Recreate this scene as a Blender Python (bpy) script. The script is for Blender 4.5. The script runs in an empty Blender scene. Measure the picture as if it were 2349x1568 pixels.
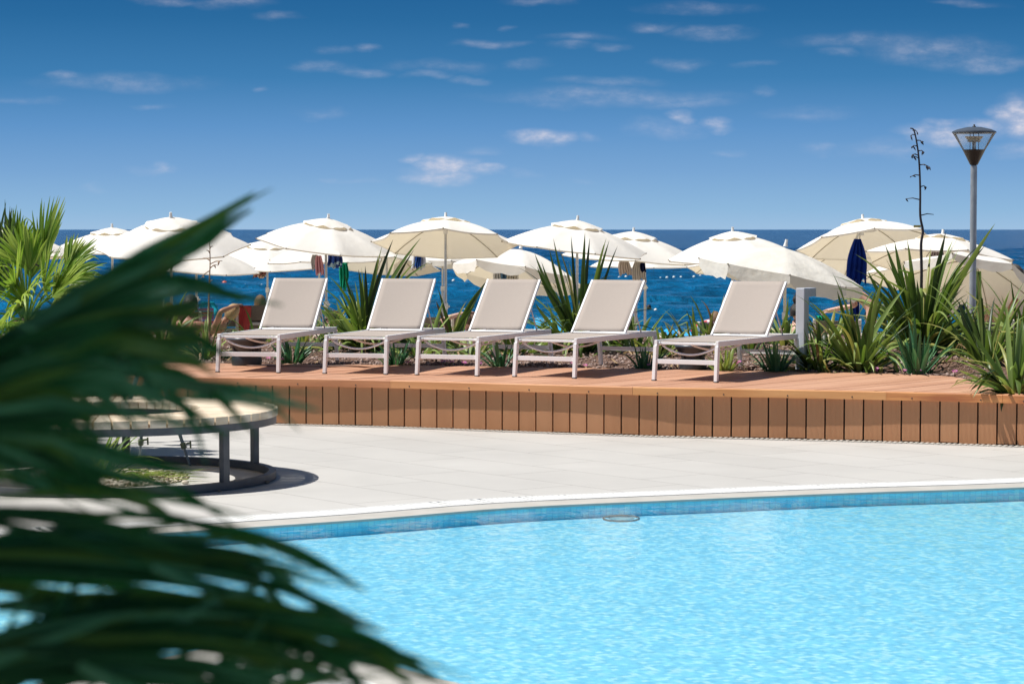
import bpy, bmesh, math, random
import numpy as np
from mathutils import Vector, Matrix
from mathutils.geometry import tessellate_polygon

scene = bpy.context.scene
col = scene.collection
PI = math.pi
R = math.radians

# ---------------------------------------------------------------- camera
CAMZ = 1.7
LENS = 85.0
F = LENS / 36 * 2349.0          # focal length in units of a 2349 x 1568 picture
PITCH = math.atan(258.0 / F)
cam_d = bpy.data.cameras.new("camera")
cam = bpy.data.objects.new("camera", cam_d)
col.objects.link(cam)
cam.location = (0, 0, CAMZ)
cam.rotation_euler = (PI / 2 - PITCH, 0, 0)
cam_d.lens = LENS
cam_d.sensor_width = 36
cam_d.clip_start = 0.05
cam_d.clip_end = 60000
cam_d.dof.use_dof = True
cam_d.dof.focus_distance = 23.5
cam_d.dof.aperture_fstop = 10.0
cam_d.dof.aperture_blades = 9
scene.camera = cam

# ---------------------------------------------------------------- world, sun, exposure
SUN_EL = 60.0
SUN_V = Vector((-math.cos(R(SUN_EL)) * 0.998, -math.cos(R(SUN_EL)) * 0.05, math.sin(R(SUN_EL)))).normalized()
sun_d = bpy.data.lights.new("sun", 'SUN')
sun = bpy.data.objects.new("sun", sun_d)
col.objects.link(sun)
sun_d.energy = 5.0
sun_d.angle = R(0.5)
sun_d.color = (1.0, 0.965, 0.90)
sun.rotation_euler = SUN_V.to_track_quat('Z', 'Y').to_euler()
sun.location = (-10, -5, 30)

scene.view_settings.view_transform = 'Standard'
scene.view_settings.look = 'None'
scene.view_settings.exposure = 0.25
scene.view_settings.gamma = 1.0

def lin(r, g, b):
    def f(c):
        c /= 255.0
        return c / 12.92 if c <= 0.04045 else ((c + 0.055) / 1.055) ** 2.4
    return (f(r), f(g), f(b), 1.0)

world = bpy.data.worlds.new("World")
scene.world = world
world.use_nodes = True
wt = world.node_tree
wt.nodes.clear()
def wn(t, **k):
    n = wt.nodes.new(t)
    for a, b in k.items(): setattr(n, a, b)
    return n
def wl(a, b): wt.links.new(a, b)
def wmath(op, a, b=None, c=None, clamp=False):
    n = wn('ShaderNodeMath', operation=op, use_clamp=clamp)
    for i, v in enumerate((a, b, c)):
        if v is None: continue
        if isinstance(v, (int, float)): n.inputs[i].default_value = v
        else: wl(v, n.inputs[i])
    return n.outputs[0]
out = wn('ShaderNodeOutputWorld'); bg = wn('ShaderNodeBackground')
wl(bg.outputs[0], out.inputs[0])
sky = wn('ShaderNodeTexSky', sky_type='NISHITA')
sky.sun_disc = False
sky.sun_elevation = R(SUN_EL)
sky.sun_rotation = math.atan2(SUN_V.x, SUN_V.y)
sky.air_density = 1.0; sky.dust_density = 0.4; sky.ozone_density = 2.5
skm = wn('ShaderNodeVectorMath', operation='SCALE'); skm.inputs['Scale'].default_value = 0.04
wl(sky.outputs[0], skm.inputs[0])
tc = wn('ShaderNodeTexCoord')
sep = wn('ShaderNodeSeparateXYZ'); wl(tc.outputs['Generated'], sep.inputs[0])
ramp = wn('ShaderNodeValToRGB')
el = wmath('MULTIPLY', sep.outputs[2], 10.0, clamp=True)        # 0..0.1 of the direction's height
wl(el, ramp.inputs[0])
cr = ramp.color_ramp
stops = [(0.0, (158, 192, 224)), (0.08, (143, 184, 220)), (0.24, (121, 166, 212)), (0.42, (96, 149, 202)), (0.62, (64, 127, 180)), (0.86, (43, 107, 160)), (1.0, (35, 98, 152))]
while len(cr.elements) < len(stops): cr.elements.new(0.5)
for e, (p, c) in zip(cr.elements, stops):
    e.position = p; e.color = tuple(v * 0.841 for v in lin(*c)[:3]) + (1,)
mixf = wn('ShaderNodeMapRange', interpolation_type='SMOOTHSTEP')
mixf.inputs['From Min'].default_value = 0.12; mixf.inputs['From Max'].default_value = 0.45
wl(sep.outputs[2], mixf.inputs['Value'])
mx = wn('ShaderNodeMix', data_type='RGBA')
wl(mixf.outputs[0], mx.inputs['Factor']); wl(ramp.outputs[0], mx.inputs['A']); wl(skm.outputs[0], mx.inputs['B'])
# clouds: small fair-weather streaks low over the sea, placed by azimuth and elevation
u_ = wmath('DIVIDE', sep.outputs[0], wmath('MAXIMUM', sep.outputs[1], 0.05))
v_ = wmath('DIVIDE', sep.outputs[2], wmath('MAXIMUM', sep.outputs[1], 0.05))
cmb = wn('ShaderNodeCombineXYZ'); wl(u_, cmb.inputs[0]); wl(v_, cmb.inputs[1])
warp = wn('ShaderNodeTexNoise'); warp.inputs['Scale'].default_value = 60; warp.inputs['Detail'].default_value = 5
wmp = wn('ShaderNodeMapping'); wmp.inputs['Scale'].default_value = (0.55, 1.6, 1); wl(cmb.outputs[0], wmp.inputs[0]); wl(wmp.outputs[0], warp.inputs['Vector'])
wsub = wn('ShaderNodeVectorMath', operation='SUBTRACT'); wl(warp.outputs['Color'], wsub.inputs[0]); wsub.inputs[1].default_value = (.5, .5, .5)
wsc = wn('ShaderNodeVectorMath', operation='MULTIPLY'); wl(wsub.outputs[0], wsc.inputs[0]); wsc.inputs[1].default_value = (0.024, 0.010, 0)
wadd = wn('ShaderNodeVectorMath', operation='ADD'); wl(cmb.outputs[0], wadd.inputs[0]); wl(wsc.outputs[0], wadd.inputs[1])
clouds = [(1035,378,62,26,1.3),(1000,405,75,22,.9),(1105,392,46,15,.95),(1245,321,64,16,1.1),(1345,316,40,10,.4),(150,175,60,10,.5),(270,192,190,20,.45),(735,160,70,14,.5),(830,168,60,12,.55),
 (1010,155,120,14,.38),(980,175,60,9,.4),(1215,153,45,15,.45),(1400,225,260,20,.55),(1560,238,120,12,.5),(1520,292,80,24,.42),(1565,265,30,14,.5),(1640,282,42,16,.6),(1742,210,36,14,.5),
 (1495,65,62,14,.6),(1630,80,100,15,.5),(2000,100,170,22,.48),(2130,118,160,30,.6),(2260,150,130,20,.62),(1915,130,45,12,.45),(1125,103,90,11,.5),(1330,88,66,11,.45),(1305,108,45,10,.4),
 (1560,148,60,14,.5),(1390,192,120,13,.4),(2150,312,95,26,.95),(2040,345,120,22,.42),(2240,300,120,22,.6),(2335,275,62,50,1.4),(2160,283,50,12,.5),(340,384,60,12,.42),(365,380,18,12,.5),(740,262,60,12,.35),
 (775,121,45,11,.45),(833,118,26,9,.45),(540,5,80,16,.65),(390,5,80,12,.5),(1235,6,90,12,.45),(1600,22,120,12,.35),(1665,350,42,10,.4),(1860,262,90,16,.33),(60,236,80,9,.35),(1068,184,40,10,.5),(958,362,28,12,.6),
 (635,38,50,9,.35),(350,248,50,7,.35),(595,208,26,7,.4),(1100,340,50,9,.35),(1880,342,36,16,.35),(1200,400,40,10,.3),(770,412,30,8,.3),(830,415,50,8,.25),(2215,8,80,10,.4),(1045,60,14,9,.4),(1167,68,20,8,.4),(1720,152,46,9,.35),(1393,112,36,9,.4),(2340,345,60,18,.5),(1330,415,24,8,.3),(215,430,30,10,.22)]
acc = None
for (cx, cy, a, b, s) in clouds:
    n1 = wn('ShaderNodeVectorMath', operation='SUBTRACT'); wl(wadd.outputs[0], n1.inputs[0]); n1.inputs[1].default_value = ((cx - 1174.5) / F, (526 - cy) / F, 0)
    n2 = wn('ShaderNodeVectorMath', operation='MULTIPLY'); wl(n1.outputs[0], n2.inputs[0]); n2.inputs[1].default_value = (F / a, F / b, 0)
    n3 = wn('ShaderNodeVectorMath', operation='LENGTH'); wl(n2.outputs[0], n3.inputs[0])
    m = wn('ShaderNodeMapRange', interpolation_type='SMOOTHSTEP')
    m.inputs['From Min'].default_value = 1.4; m.inputs['From Max'].default_value = 0.0
    m.inputs['To Min'].default_value = 0; m.inputs['To Max'].default_value = s * (1.15 if s >= .7 or (cy > 250 and s >= .5) else .58)
    wl(n3.outputs['Value'], m.inputs['Value'])
    acc = m.outputs[0] if acc is None else wmath('MAXIMUM', acc, m.outputs[0])
cn = wn('ShaderNodeTexNoise'); cn.inputs['Scale'].default_value = 120; cn.inputs['Detail'].default_value = 9; cn.inputs['Roughness'].default_value = 0.62
cmp_ = wn('ShaderNodeMapping'); cmp_.inputs['Scale'].default_value = (0.75, 1.5, 1); wl(cmb.outputs[0], cmp_.inputs[0]); wl(cmp_.outputs[0], cn.inputs['Vector'])
cnr = wn('ShaderNodeMapRange', interpolation_type='SMOOTHSTEP'); cnr.inputs['From Min'].default_value = 0.34; cnr.inputs['From Max'].default_value = 0.82
cnr.inputs['To Min'].default_value = 0.22
wl(cn.outputs['Fac'], cnr.inputs['Value'])
cmask = wmath('MULTIPLY', acc, cnr.outputs[0])
cm2 = wn('ShaderNodeMix', data_type='RGBA')
wl(cmask, cm2.inputs['Factor']); wl(mx.outputs['Result'], cm2.inputs['A']); cm2.inputs['B'].default_value = tuple(v * .841 for v in lin(222, 219, 230)[:3]) + (1,)
wl(cm2.outputs['Result'], bg.inputs['Color'])
bg.inputs['Strength'].default_value = 1.0

# ---------------------------------------------------------------- pixel <-> place
_fw = Vector((0, math.cos(PITCH), -math.sin(PITCH))); _up = Vector((0, math.sin(PITCH), math.cos(PITCH)))
def ray(px, py):
    return Vector((1, 0, 0)) * ((px - 1174.5) / F) + _up * ((784 - py) / F) + _fw
def at_z(px, py, z=0.0):
    d = ray(px, py); t = (z - CAMZ) / d.z
    return Vector((0, 0, CAMZ)) + d * t
def at_y(px, py, Y):
    d = ray(px, py); t = Y / d.y
    return Vector((0, 0, CAMZ)) + d * t

# ---------------------------------------------------------------- materials
MATS = {}
def newmat(name):
    m = bpy.data.materials.new(name); m.use_nodes = True
    return m, m.node_tree, m.node_tree.nodes['Principled BSDF']
def mat(name, c1, c2=None, scale=8.0, rough=0.6, bump=0.0, bscale=None, spec=0.5, metal=0.0, transl=0.0, stretch=(1, 1, 1), detail=5.0, coords='Object', tcol=None, contrast=(0.3, 0.7), bdist=0.01, sheen=0, rv=0.0):
    if name in MATS: return MATS[name]
    m, nt, p = newmat(name)
    def N(t, **k):
        n = nt.nodes.new(t)
        for a, b in k.items(): setattr(n, a, b)
        return n
    L = nt.links.new
    if c2 is None: c2 = tuple(v * 0.85 for v in c1)
    tc = N('ShaderNodeTexCoord'); mp = N('ShaderNodeMapping'); mp.inputs['Scale'].default_value = stretch
    L(tc.outputs[coords], mp.inputs[0])
    no = N('ShaderNodeTexNoise'); no.inputs['Scale'].default_value = scale; no.inputs['Detail'].default_value = detail
    L(mp.outputs[0], no.inputs['Vector'])
    mr = N('ShaderNodeMapRange'); mr.inputs['From Min'].default_value = contrast[0]; mr.inputs['From Max'].default_value = contrast[1]
    L(no.outputs['Fac'], mr.inputs['Value'])
    mi = N('ShaderNodeMix', data_type='RGBA'); mi.inputs['A'].default_value = (*c2, 1); mi.inputs['B'].default_value = (*c1, 1)
    L(mr.outputs[0], mi.inputs['Factor'])
    colout = mi.outputs['Result']
    if rv > 0:
        oi = N('ShaderNodeObjectInfo'); hs = N('ShaderNodeHueSaturation')
        mr2 = N('ShaderNodeMapRange'); mr2.inputs['To Min'].default_value = 1 - rv; mr2.inputs['To Max'].default_value = 1 + rv
        L(oi.outputs['Random'], mr2.inputs['Value']); L(mr2.outputs[0], hs.inputs['Value']); L(colout, hs.inputs['Color']); colout = hs.outputs[0]
    L(colout, p.inputs['Base Color'])
    p.inputs['Roughness'].default_value = rough; p.inputs['Metallic'].default_value = metal
    p.inputs['Specular IOR Level'].default_value = spec
    if sheen: p.inputs['Sheen Weight'].default_value = sheen
    if bump > 0:
        n2 = N('ShaderNodeTexNoise'); n2.inputs['Scale'].default_value = bscale or scale * 3; n2.inputs['Detail'].default_value = 4
        L(mp.outputs[0], n2.inputs['Vector'])
        bp = N('ShaderNodeBump'); bp.inputs['Strength'].default_value = bump; bp.inputs['Distance'].default_value = bdist
        L(n2.outputs['Fac'], bp.inputs['Height']); L(bp.outputs[0], p.inputs['Normal'])
    if transl > 0:
        tr = N('ShaderNodeBsdfTranslucent'); ms = N('ShaderNodeMixShader'); ms.inputs[0].default_value = transl
        if tcol: tr.inputs[0].default_value = (*tcol, 1)
        else: L(colout, tr.inputs[0])
        o = nt.nodes['Material Output']
        L(p.outputs[0], ms.inputs[1]); L(tr.outputs[0], ms.inputs[2]); L(ms.outputs[0], o.inputs[0])
    MATS[name] = m
    return m
def glassmat(name, tint, gloss=0.12):
    m, nt, p = newmat(name)
    t = nt.nodes.new('ShaderNodeBsdfTransparent'); t.inputs[0].default_value = (*tint, 1)
    g = nt.nodes.new('ShaderNodeBsdfGlossy'); g.inputs['Roughness'].default_value = 0.04
    fr = nt.nodes.new('ShaderNodeLayerWeight'); fr.inputs[0].default_value = gloss
    ms = nt.nodes.new('ShaderNodeMixShader'); L = nt.links.new
    g.inputs['Roughness'].default_value = 0.18; df = nt.nodes.new('ShaderNodeBsdfDiffuse'); df.inputs[0].default_value = (.8, .82, .85, 1); m2 = nt.nodes.new('ShaderNodeMixShader'); m2.inputs[0].default_value = .14
    L(fr.outputs['Fresnel'], ms.inputs[0]); L(t.outputs[0], ms.inputs[1]); L(g.outputs[0], ms.inputs[2])
    L(ms.outputs[0], m2.inputs[1]); L(df.outputs[0], m2.inputs[2]); L(m2.outputs[0], nt.nodes['Material Output'].inputs[0])
    return m

# ---------------------------------------------------------------- mesh helpers
class MB:
    def __init__(s): s.v = []; s.f = []; s.mi = []
    def add(s, vs, fs, mi=0):
        b = len(s.v); s.v.extend([tuple(x) for x in vs]); s.f.extend([tuple(i + b for i in f) for f in fs]); s.mi.extend([mi] * len(fs))
    def box(s, c, size, rot=None, mi=0, taper=1.0):
        c = Vector(c); hx, hy, hz = [k / 2 for k in size]; vs = []
        for sz in (-1, 1):
            t = taper if sz < 0 else 1.0
            for sx, sy in ((-1, -1), (1, -1), (1, 1), (-1, 1)):
                p = Vector((sx * hx * t, sy * hy * t, sz * hz))
                if rot is not None: p = rot @ p
                vs.append(c + p)
        s.add(vs, [(3, 2, 1, 0), (4, 5, 6, 7), (0, 1, 5, 4), (1, 2, 6, 5), (2, 3, 7, 6), (3, 0, 4, 7)], mi)
    def bar(s, a, b, w, h, up=(0, 0, 1), w2=None, h2=None, mi=0):
        a = Vector(a); b = Vector(b); d = (b - a).normalized(); up = Vector(up)
        x = d.cross(up)
        if x.length < 1e-4: x = d.cross(Vector((0, 1, 0)))
        x.normalize(); z = x.cross(d).normalized()
        w2 = w2 or w; h2 = h2 or h
        vs = []
        for p, ww, hh in ((a, w, h), (b, w2, h2)):
            for sx, sz in ((-1, -1), (1, -1), (1, 1), (-1, 1)):
                vs.append(p + x * sx * ww / 2 + z * sz * hh / 2)
        s.add(vs, [(3, 2, 1, 0), (4, 5, 6, 7), (0, 1, 5, 4), (1, 2, 6, 5), (2, 3, 7, 6), (3, 0, 4, 7)], mi)
    def tube(s, pts, r, n=8, mi=0, cap=True):
        pts = [Vector(p) for p in pts]; k = len(pts)
        rs = r if isinstance(r, (list, tuple)) else [r] * k
        t0 = (pts[1] - pts[0]).normalized()
        nx = t0.cross(Vector((0, 0, 1)))
        if nx.length < 1e-3: nx = t0.cross(Vector((0, 1, 0)))
        nx.normalize(); vs = []; fs = []
        for i in range(k):
            t = (pts[min(i + 1, k - 1)] - pts[max(i - 1, 0)]).normalized()
            nx = (nx - t * nx.dot(t)).normalized(); ny = t.cross(nx)
            for j in range(n):
                a = 2 * PI * j / n
                vs.append(pts[i] + (nx * math.cos(a) + ny * math.sin(a)) * rs[i])
        for i in range(k - 1):
            for j in range(n):
                fs.append((i * n + j, i * n + (j + 1) % n, (i + 1) * n + (j + 1) % n, (i + 1) * n + j))
        if cap:
            fs.append(tuple(range(n - 1, -1, -1))); fs.append(tuple((k - 1) * n + j for j in range(n)))
        s.add(vs, fs, mi)
    def lathe(s, prof, n=24, c=(0, 0, 0), mi=0, sx=1.0, sy=1.0):
        vs = []; fs = []; c = Vector(c)
        for (r, z) in prof:
            for j in range(n):
                a = 2 * PI * j / n; vs.append(c + Vector((r * math.cos(a) * sx, r * math.sin(a) * sy, z)))
        for i in range(len(prof) - 1):
            for j in range(n):
                fs.append((i * n + j, i * n + (j + 1) % n, (i + 1) * n + (j + 1) % n, (i + 1) * n + j))
        s.add(vs, fs, mi)
    def ball(s, c, r, n=10, m=7, mi=0):
        rr = r if isinstance(r, (tuple, list)) else (r, r, r)
        vs = []; fs = []; c = Vector(c)
        for i in range(m + 1):
            th = PI * i / m
            for j in range(n):
                a = 2 * PI * j / n
                vs.append(c + Vector((rr[0] * math.sin(th) * math.cos(a), rr[1] * math.sin(th) * math.sin(a), rr[2] * math.cos(th))))
        for i in range(m):
            for j in range(n):
                fs.append((i * n + j, (i + 1) * n + j, (i + 1) * n + (j + 1) % n, i * n + (j + 1) % n))
        s.add(vs, fs, mi)
    def blade(s, pts, widths, normal=None, fold=0.35, mi=0, side=None):
        """leaf strip with a V fold: pts is the midrib, widths the full width at each point"""
        pts = [Vector(p) for p in pts]; k = len(pts); vs = []; fs = []
        sd = Vector(side) if side is not None else None
        for i in range(k):
            t = (pts[min(i + 1, k - 1)] - pts[max(i - 1, 0)]).normalized()
            if sd is not None: x = sd - t * sd.dot(t)
            else: x = t.cross(Vector((0, 0, 1)))
            if x.length < 1e-3: x = t.cross(Vector((0.3, 1, 0)))
            x.normalize(); z = x.cross(t); w = widths[i] / 2
            vs += [pts[i] + x * w + z * w * fold, pts[i], pts[i] - x * w + z * w * fold]
        for i in range(k - 1):
            a = i * 3
            fs += [(a, a + 1, a + 4, a + 3), (a + 1, a + 2, a + 5, a + 4)]
        s.add(vs, fs, mi)
    def build(s, name, mats, parent=None, smooth=False, bevel=0.0, autos=None):
        me = bpy.data.meshes.new(name); me.from_pydata(s.v, [], s.f)
        if not isinstance(mats, (list, tuple)): mats = [mats]
        for m in mats: me.materials.append(m)
        if len(mats) > 1: me.polygons.foreach_set('material_index', s.mi)
        if smooth: me.polygons.foreach_set('use_smooth', [True] * len(me.polygons))
        me.update()
        o = bpy.data.objects.new(name, me); col.objects.link(o)
        if parent is not None: o.parent = parent
        if bevel > 0:
            b = o.modifiers.new('bevel', 'BEVEL'); b.width = bevel; b.segments = 2; b.limit_method = 'ANGLE'; b.angle_limit = R(50)
        if smooth and autos:
            me.set_sharp_from_angle(angle=R(autos)) if hasattr(me, 'set_sharp_from_angle') else None
        return o

def empty(name, loc=(0, 0, 0), rz=0.0, rot=None):
    o = bpy.data.objects.new(name, None); col.objects.link(o)
    o.location = loc; o.rotation_euler = rot if rot is not None else (0, 0, rz); o.empty_display_size = 0.2
    return o
def tag(o, label=None, cat=None, group=None, kind=None):
    if label: o['label'] = label
    if cat: o['category'] = cat
    if group: o['group'] = group
    if kind: o['kind'] = kind
    return o
def copy_tree(o, parent=None):
    c = o.copy(); col.objects.link(c)
    if parent is not None: c.parent = parent
    for ch in list(o.children): copy_tree(ch, c)
    return c
def catmull(pts, n=6):
    pts = [Vector(p) for p in pts]; o = []
    P = [pts[0] * 2 - pts[1]] + pts + [pts[-1] * 2 - pts[-2]]
    for i in range(1, len(P) - 2):
        for j in range(n):
            t = j / n
            o.append(0.5 * ((2 * P[i]) + (P[i + 1] - P[i - 1]) * t + (2 * P[i - 1] - 5 * P[i] + 4 * P[i + 1] - P[i + 2]) * t * t + (3 * P[i] - P[i - 1] - 3 * P[i + 1] + P[i + 2]) * t ** 3))
    o.append(pts[-1].copy()); return o
# ================================================================ materials used widely
M_white = mat('white_paint', (0.88, 0.88, 0.89), (0.84, 0.84, 0.86), 6, rough=0.35, spec=0.5)
M_sling = mat('sling_fabric', (0.45, 0.392, 0.352), (0.41, 0.355, 0.318), 240, rough=0.85, bump=0.3, bscale=300, transl=0.06, spec=0.2, contrast=(.4, .6))
M_canvas = mat('umbrella_canvas', (0.91, 0.905, 0.885), (0.88, 0.87, 0.84), 5, rough=0.9, transl=0.27, tcol=(0.88, 0.74, 0.50), bump=0.45, bscale=3.5, bdist=0.04, spec=0.1)
M_canvas_old = mat('weathered_canvas', (0.90, 0.885, 0.84), (0.82, 0.80, 0.74), 3, rough=0.9, transl=0.30, tcol=(0.74, 0.66, 0.50), bump=0.5, bscale=5, bdist=0.05, spec=0.1)
M_pole = mat('umbrella_pole_metal', (0.62, 0.61, 0.58), (0.5, 0.49, 0.46), 30, rough=0.3, metal=0.6)
M_polew = mat('umbrella_pole_paint', (0.70, 0.67, 0.58), (0.62, 0.6, 0.52), 30, rough=0.5)
M_rib = mat('umbrella_rib', (0.30, 0.26, 0.19), (0.22, 0.19, 0.14), 30, rough=0.5)
M_plastic = mat('white_plastic', (0.85, 0.85, 0.83), None, 30, rough=0.4)

# ================================================================ setting
# ---- sea
def sea_material():
    m, nt, p = newmat('sea_water')
    L = nt.links.new
    def N(t, **k):
        n = nt.nodes.new(t)
        for a, b in k.items(): setattr(n, a, b)
        return n
    g = N('ShaderNodeNewGeometry')
    def noise(scale, stretch, det=6, rough=.6, dist=0):
        mp = N('ShaderNodeMapping'); mp.inputs['Scale'].default_value = stretch; L(g.outputs['Position'], mp.inputs[0])
        n = N('ShaderNodeTexNoise'); n.inputs['Scale'].default_value = scale; n.inputs['Detail'].default_value = det; n.inputs['Roughness'].default_value = rough
        n.inputs['Distortion'].default_value = dist
        L(mp.outputs[0], n.inputs['Vector']); return n.outputs['Fac']
    big = noise(0.02, (0.5, 1.0, 1), 5); mid = noise(1.0, (0.85, 0.40, 1), 6, .68, .3)
    bg2 = noise(0.26, (1.0, 0.42, 1), 6, .62, .5)
    mm = N('ShaderNodeMath', operation='MULTIPLY_ADD'); L(bg2, mm.inputs[0]); mm.inputs[1].default_value = .5; mh = N('ShaderNodeMath', operation='MULTIPLY'); L(mid, mh.inputs[0]); mh.inputs[1].default_value = .5; L(mh.outputs[0], mm.inputs[2])
    # depth colour: turquoise inshore to dark blue offshore
    sp = N('ShaderNodeSeparateXYZ'); L(g.outputs['Position'], sp.inputs[0])
    mr = N('ShaderNodeMapRange'); mr.inputs['From Min'].default_value = 45; mr.inputs['From Max'].default_value = 420; L(sp.outputs[1], mr.inputs['Value'])
    ad = N('ShaderNodeMath', operation='ADD', use_clamp=True); L(mr.outputs[0], ad.inputs[0])
    sc = N('ShaderNodeMath', operation='MULTIPLY_ADD'); L(big, sc.inputs[0]); sc.inputs[1].default_value = 0.9; sc.inputs[2].default_value = -0.45
    L(sc.outputs[0], ad.inputs[1])
    r = N('ShaderNodeValToRGB'); L(ad.outputs[0], r.inputs[0])
    r.color_ramp.elements[0].color = (0.001, 0.110, 0.235, 1); r.color_ramp.elements[1].color = (0.001, 0.033, 0.112, 1)
    e = r.color_ramp.elements.new(0.4); e.color = (0.001, 0.078, 0.200, 1)
    hs = N('ShaderNodeHueSaturation'); L(r.outputs[0], hs.inputs['Color'])
    mv = N('ShaderNodeMapRange'); mv.inputs['From Min'].default_value = .38; mv.inputs['From Max'].default_value = .62; mv.inputs['To Min'].default_value = .35; mv.inputs['To Max'].default_value = 1.75  # wave highlights and dark troughs put into the base colour
    L(mm.outputs[0], mv.inputs['Value']); L(mv.outputs[0], hs.inputs['Value'])
    L(hs.outputs[0], p.inputs['Base Color'])
    p.inputs['Roughness'].default_value = 0.12; p.inputs['IOR'].default_value = 1.33; p.inputs['Specular IOR Level'].default_value = 0.12
    b1 = N('ShaderNodeBump'); b1.inputs['Strength'].default_value = 1.0; b1.inputs['Distance'].default_value = 0.9; L(mid, b1.inputs['Height'])
    sm = noise(3.2, (0.6, 0.35, 1), 5, .6)
    b2 = N('ShaderNodeBump'); b2.inputs['Strength'].default_value = 0.9; b2.inputs['Distance'].default_value = 0.16; L(sm, b2.inputs['Height']); L(b1.outputs[0], b2.inputs['Normal'])
    L(b2.outputs[0], p.inputs['Normal'])
    # white flecks: rare whitecaps, and sea sparkle painted in the same white
    fo = noise(0.9, (0.35, 0.22, 1), 8, .75, .3)
    fr = N('ShaderNodeMapRange', interpolation_type='SMOOTHSTEP'); fr.inputs['From Min'].default_value = .69; fr.inputs['From Max'].default_value = .76; L(fo, fr.inputs['Value'])
    df = N('ShaderNodeBsdfDiffuse'); df.inputs[0].default_value = (.75, .8, .82, 1)
    ms = N('ShaderNodeMixShader'); L(fr.outputs[0], ms.inputs[0]); L(p.outputs[0], ms.inputs[1]); L(df.outputs[0], ms.inputs[2])
    L(ms.outputs[0], nt.nodes['Material Output'].inputs[0])
    return m
SEA_Z = -1.5
def sea():
    # rows get coarser with distance; real swell near the shore
    ys = [46.0]
    while ys[-1] < 30000: ys.append(ys[-1] + max(0.28, (ys[-1] - 40) * 0.009 if ys[-1] < 400 else ys[-1] * 0.05))
    nx = 150
    v = []; f = []
    for y in ys:
        hw = max(26, y * 0.32) if y < 1200 else y * 1.6
        for i in range(nx + 1):
            x = -hw + 2 * hw * i / nx
            a = 1.0 if y < 500 else 0.0
            h = 0.0
            for (kx, ky, am, ph) in ((.31, .9, .07, 0), (.8, 1.5, .045, 2), (-.55, 1.1, .05, 4), (1.9, 2.7, .022, 1), (-1.4, 2.2, .03, 3), (.12, .35, .06, 5)):
                h += am * math.sin(kx * x + ky * y + ph + 1.2 * math.sin(.13 * x + .07 * y * ph))
            v.append((x, y, SEA_Z + h * a))
    for j in range(len(ys) - 1):
        for i in range(nx):
            k = j * (nx + 1) + i
            f.append((k, k + 1, k + nx + 2, k + nx + 1))
    mb = MB(); mb.add(v, f)
    o = mb.build('sea', sea_material(), smooth=True)
    tag(o, 'deep blue wind rippled sea reaching the horizon', kind='structure')
sea()

# ---- pool outline (ground level)
def gz(px, py, z=0.0):
    p = at_z(px, py, z); return (p.x, p.y)
far_edge0 = [(-6.0, 11.35)] + [gz(*q) for q in ((20, 1243), (174, 1236), (497, 1217), (860, 1192), (1174, 1167), (1560, 1149), (1950, 1133), (2349, 1120))] + [(5.2, 16.55), (7.5, 17.2)]
far_edge = [(p.x, p.y) for p in catmull([Vector((x, y, 0)) for x, y in far_edge0], 4)]
near_edge = [(9.0, 9.0), (6.0, 3.2), (1.3, 7.3)] + [gz(*q) for q in ((1000, 1562), (860, 1522), (740, 1490), (600, 1482), (480, 1492))] + [(-2.0, 8.6), (-3.2, 7.6), (-6.0, 6.4)]
pool_poly = far_edge + near_edge
def poly_mesh(name, outer, holes, z, m):
    polys = [[Vector((x, y, 0)) for x, y in outer]] + [[Vector((x, y, 0)) for x, y in h] for h in holes]
    tris = tessellate_polygon(polys); flat = [p for q in polys for p in q]
    mb = MB(); vs = [(p.x, p.y, z) for p in flat]
    fs = []
    for t in tris:
        a, b, c = [flat[i] for i in t]
        if (b - a).cross(c - a).z < 0: t = (t[2], t[1], t[0])
        fs.append(tuple(t))
    mb.add(vs, fs)
    return mb.build(name, m)

def tile_material():
    m, nt, p = newmat('patio_tile'); L = nt.links.new
    def N(t, **k):
        n = nt.nodes.new(t)
        for a, b in k.items(): setattr(n, a, b)
        return n
    g = N('ShaderNodeNewGeometry'); mp = N('ShaderNodeMapping'); mp.inputs['Rotation'].default_value = (0, 0, R(52)); L(g.outputs['Position'], mp.inputs[0])
    br = N('ShaderNodeTexBrick'); br.inputs['Scale'].default_value = 1.0; br.inputs['Mortar Size'].default_value = 0.005; br.inputs['Mortar Smooth'].default_value = 0.2
    br.inputs['Brick Width'].default_value = 1.2; br.inputs['Row Height'].default_value = 0.6; br.offset = 0.33
    br.inputs['Color1'].default_value = (.55, .535, .51, 1); br.inputs['Color2'].default_value = (.525, .51, .485, 1); br.inputs['Mortar'].default_value = (.30, .285, .265, 1)
    L(mp.outputs[0], br.inputs['Vector'])
    n1 = N('ShaderNodeTexNoise'); n1.inputs['Scale'].default_value = 0.9; n1.inputs['Detail'].default_value = 8; n1.inputs['Roughness'].default_value = .65; L(g.outputs['Position'], n1.inputs['Vector'])
    mr = N('ShaderNodeMapRange'); mr.inputs['From Min'].default_value = .3; mr.inputs['From Max'].default_value = .7; mr.inputs['To Min'].default_value = .90; mr.inputs['To Max'].default_value = 1.05; L(n1.outputs['Fac'], mr.inputs['Value'])
    hs = N('ShaderNodeHueSaturation'); L(br.outputs[0], hs.inputs['Color']); L(mr.outputs[0], hs.inputs['Value'])
    L(hs.outputs[0], p.inputs['Base Color']); p.inputs['Roughness'].default_value = .55; p.inputs['Specular IOR Level'].default_value = .35
    n2 = N('ShaderNodeTexNoise'); n2.inputs['Scale'].default_value = 60; L(g.outputs['Position'], n2.inputs['Vector'])
    bp = N('ShaderNodeBump'); bp.inputs['Strength'].default_value = .15; bp.inputs['Distance'].default_value = .004; L(n2.outputs['Fac'], bp.inputs['Height']); L(bp.outputs[0], p.inputs['Normal'])
    return m
M_tile = tile_material()
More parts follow.
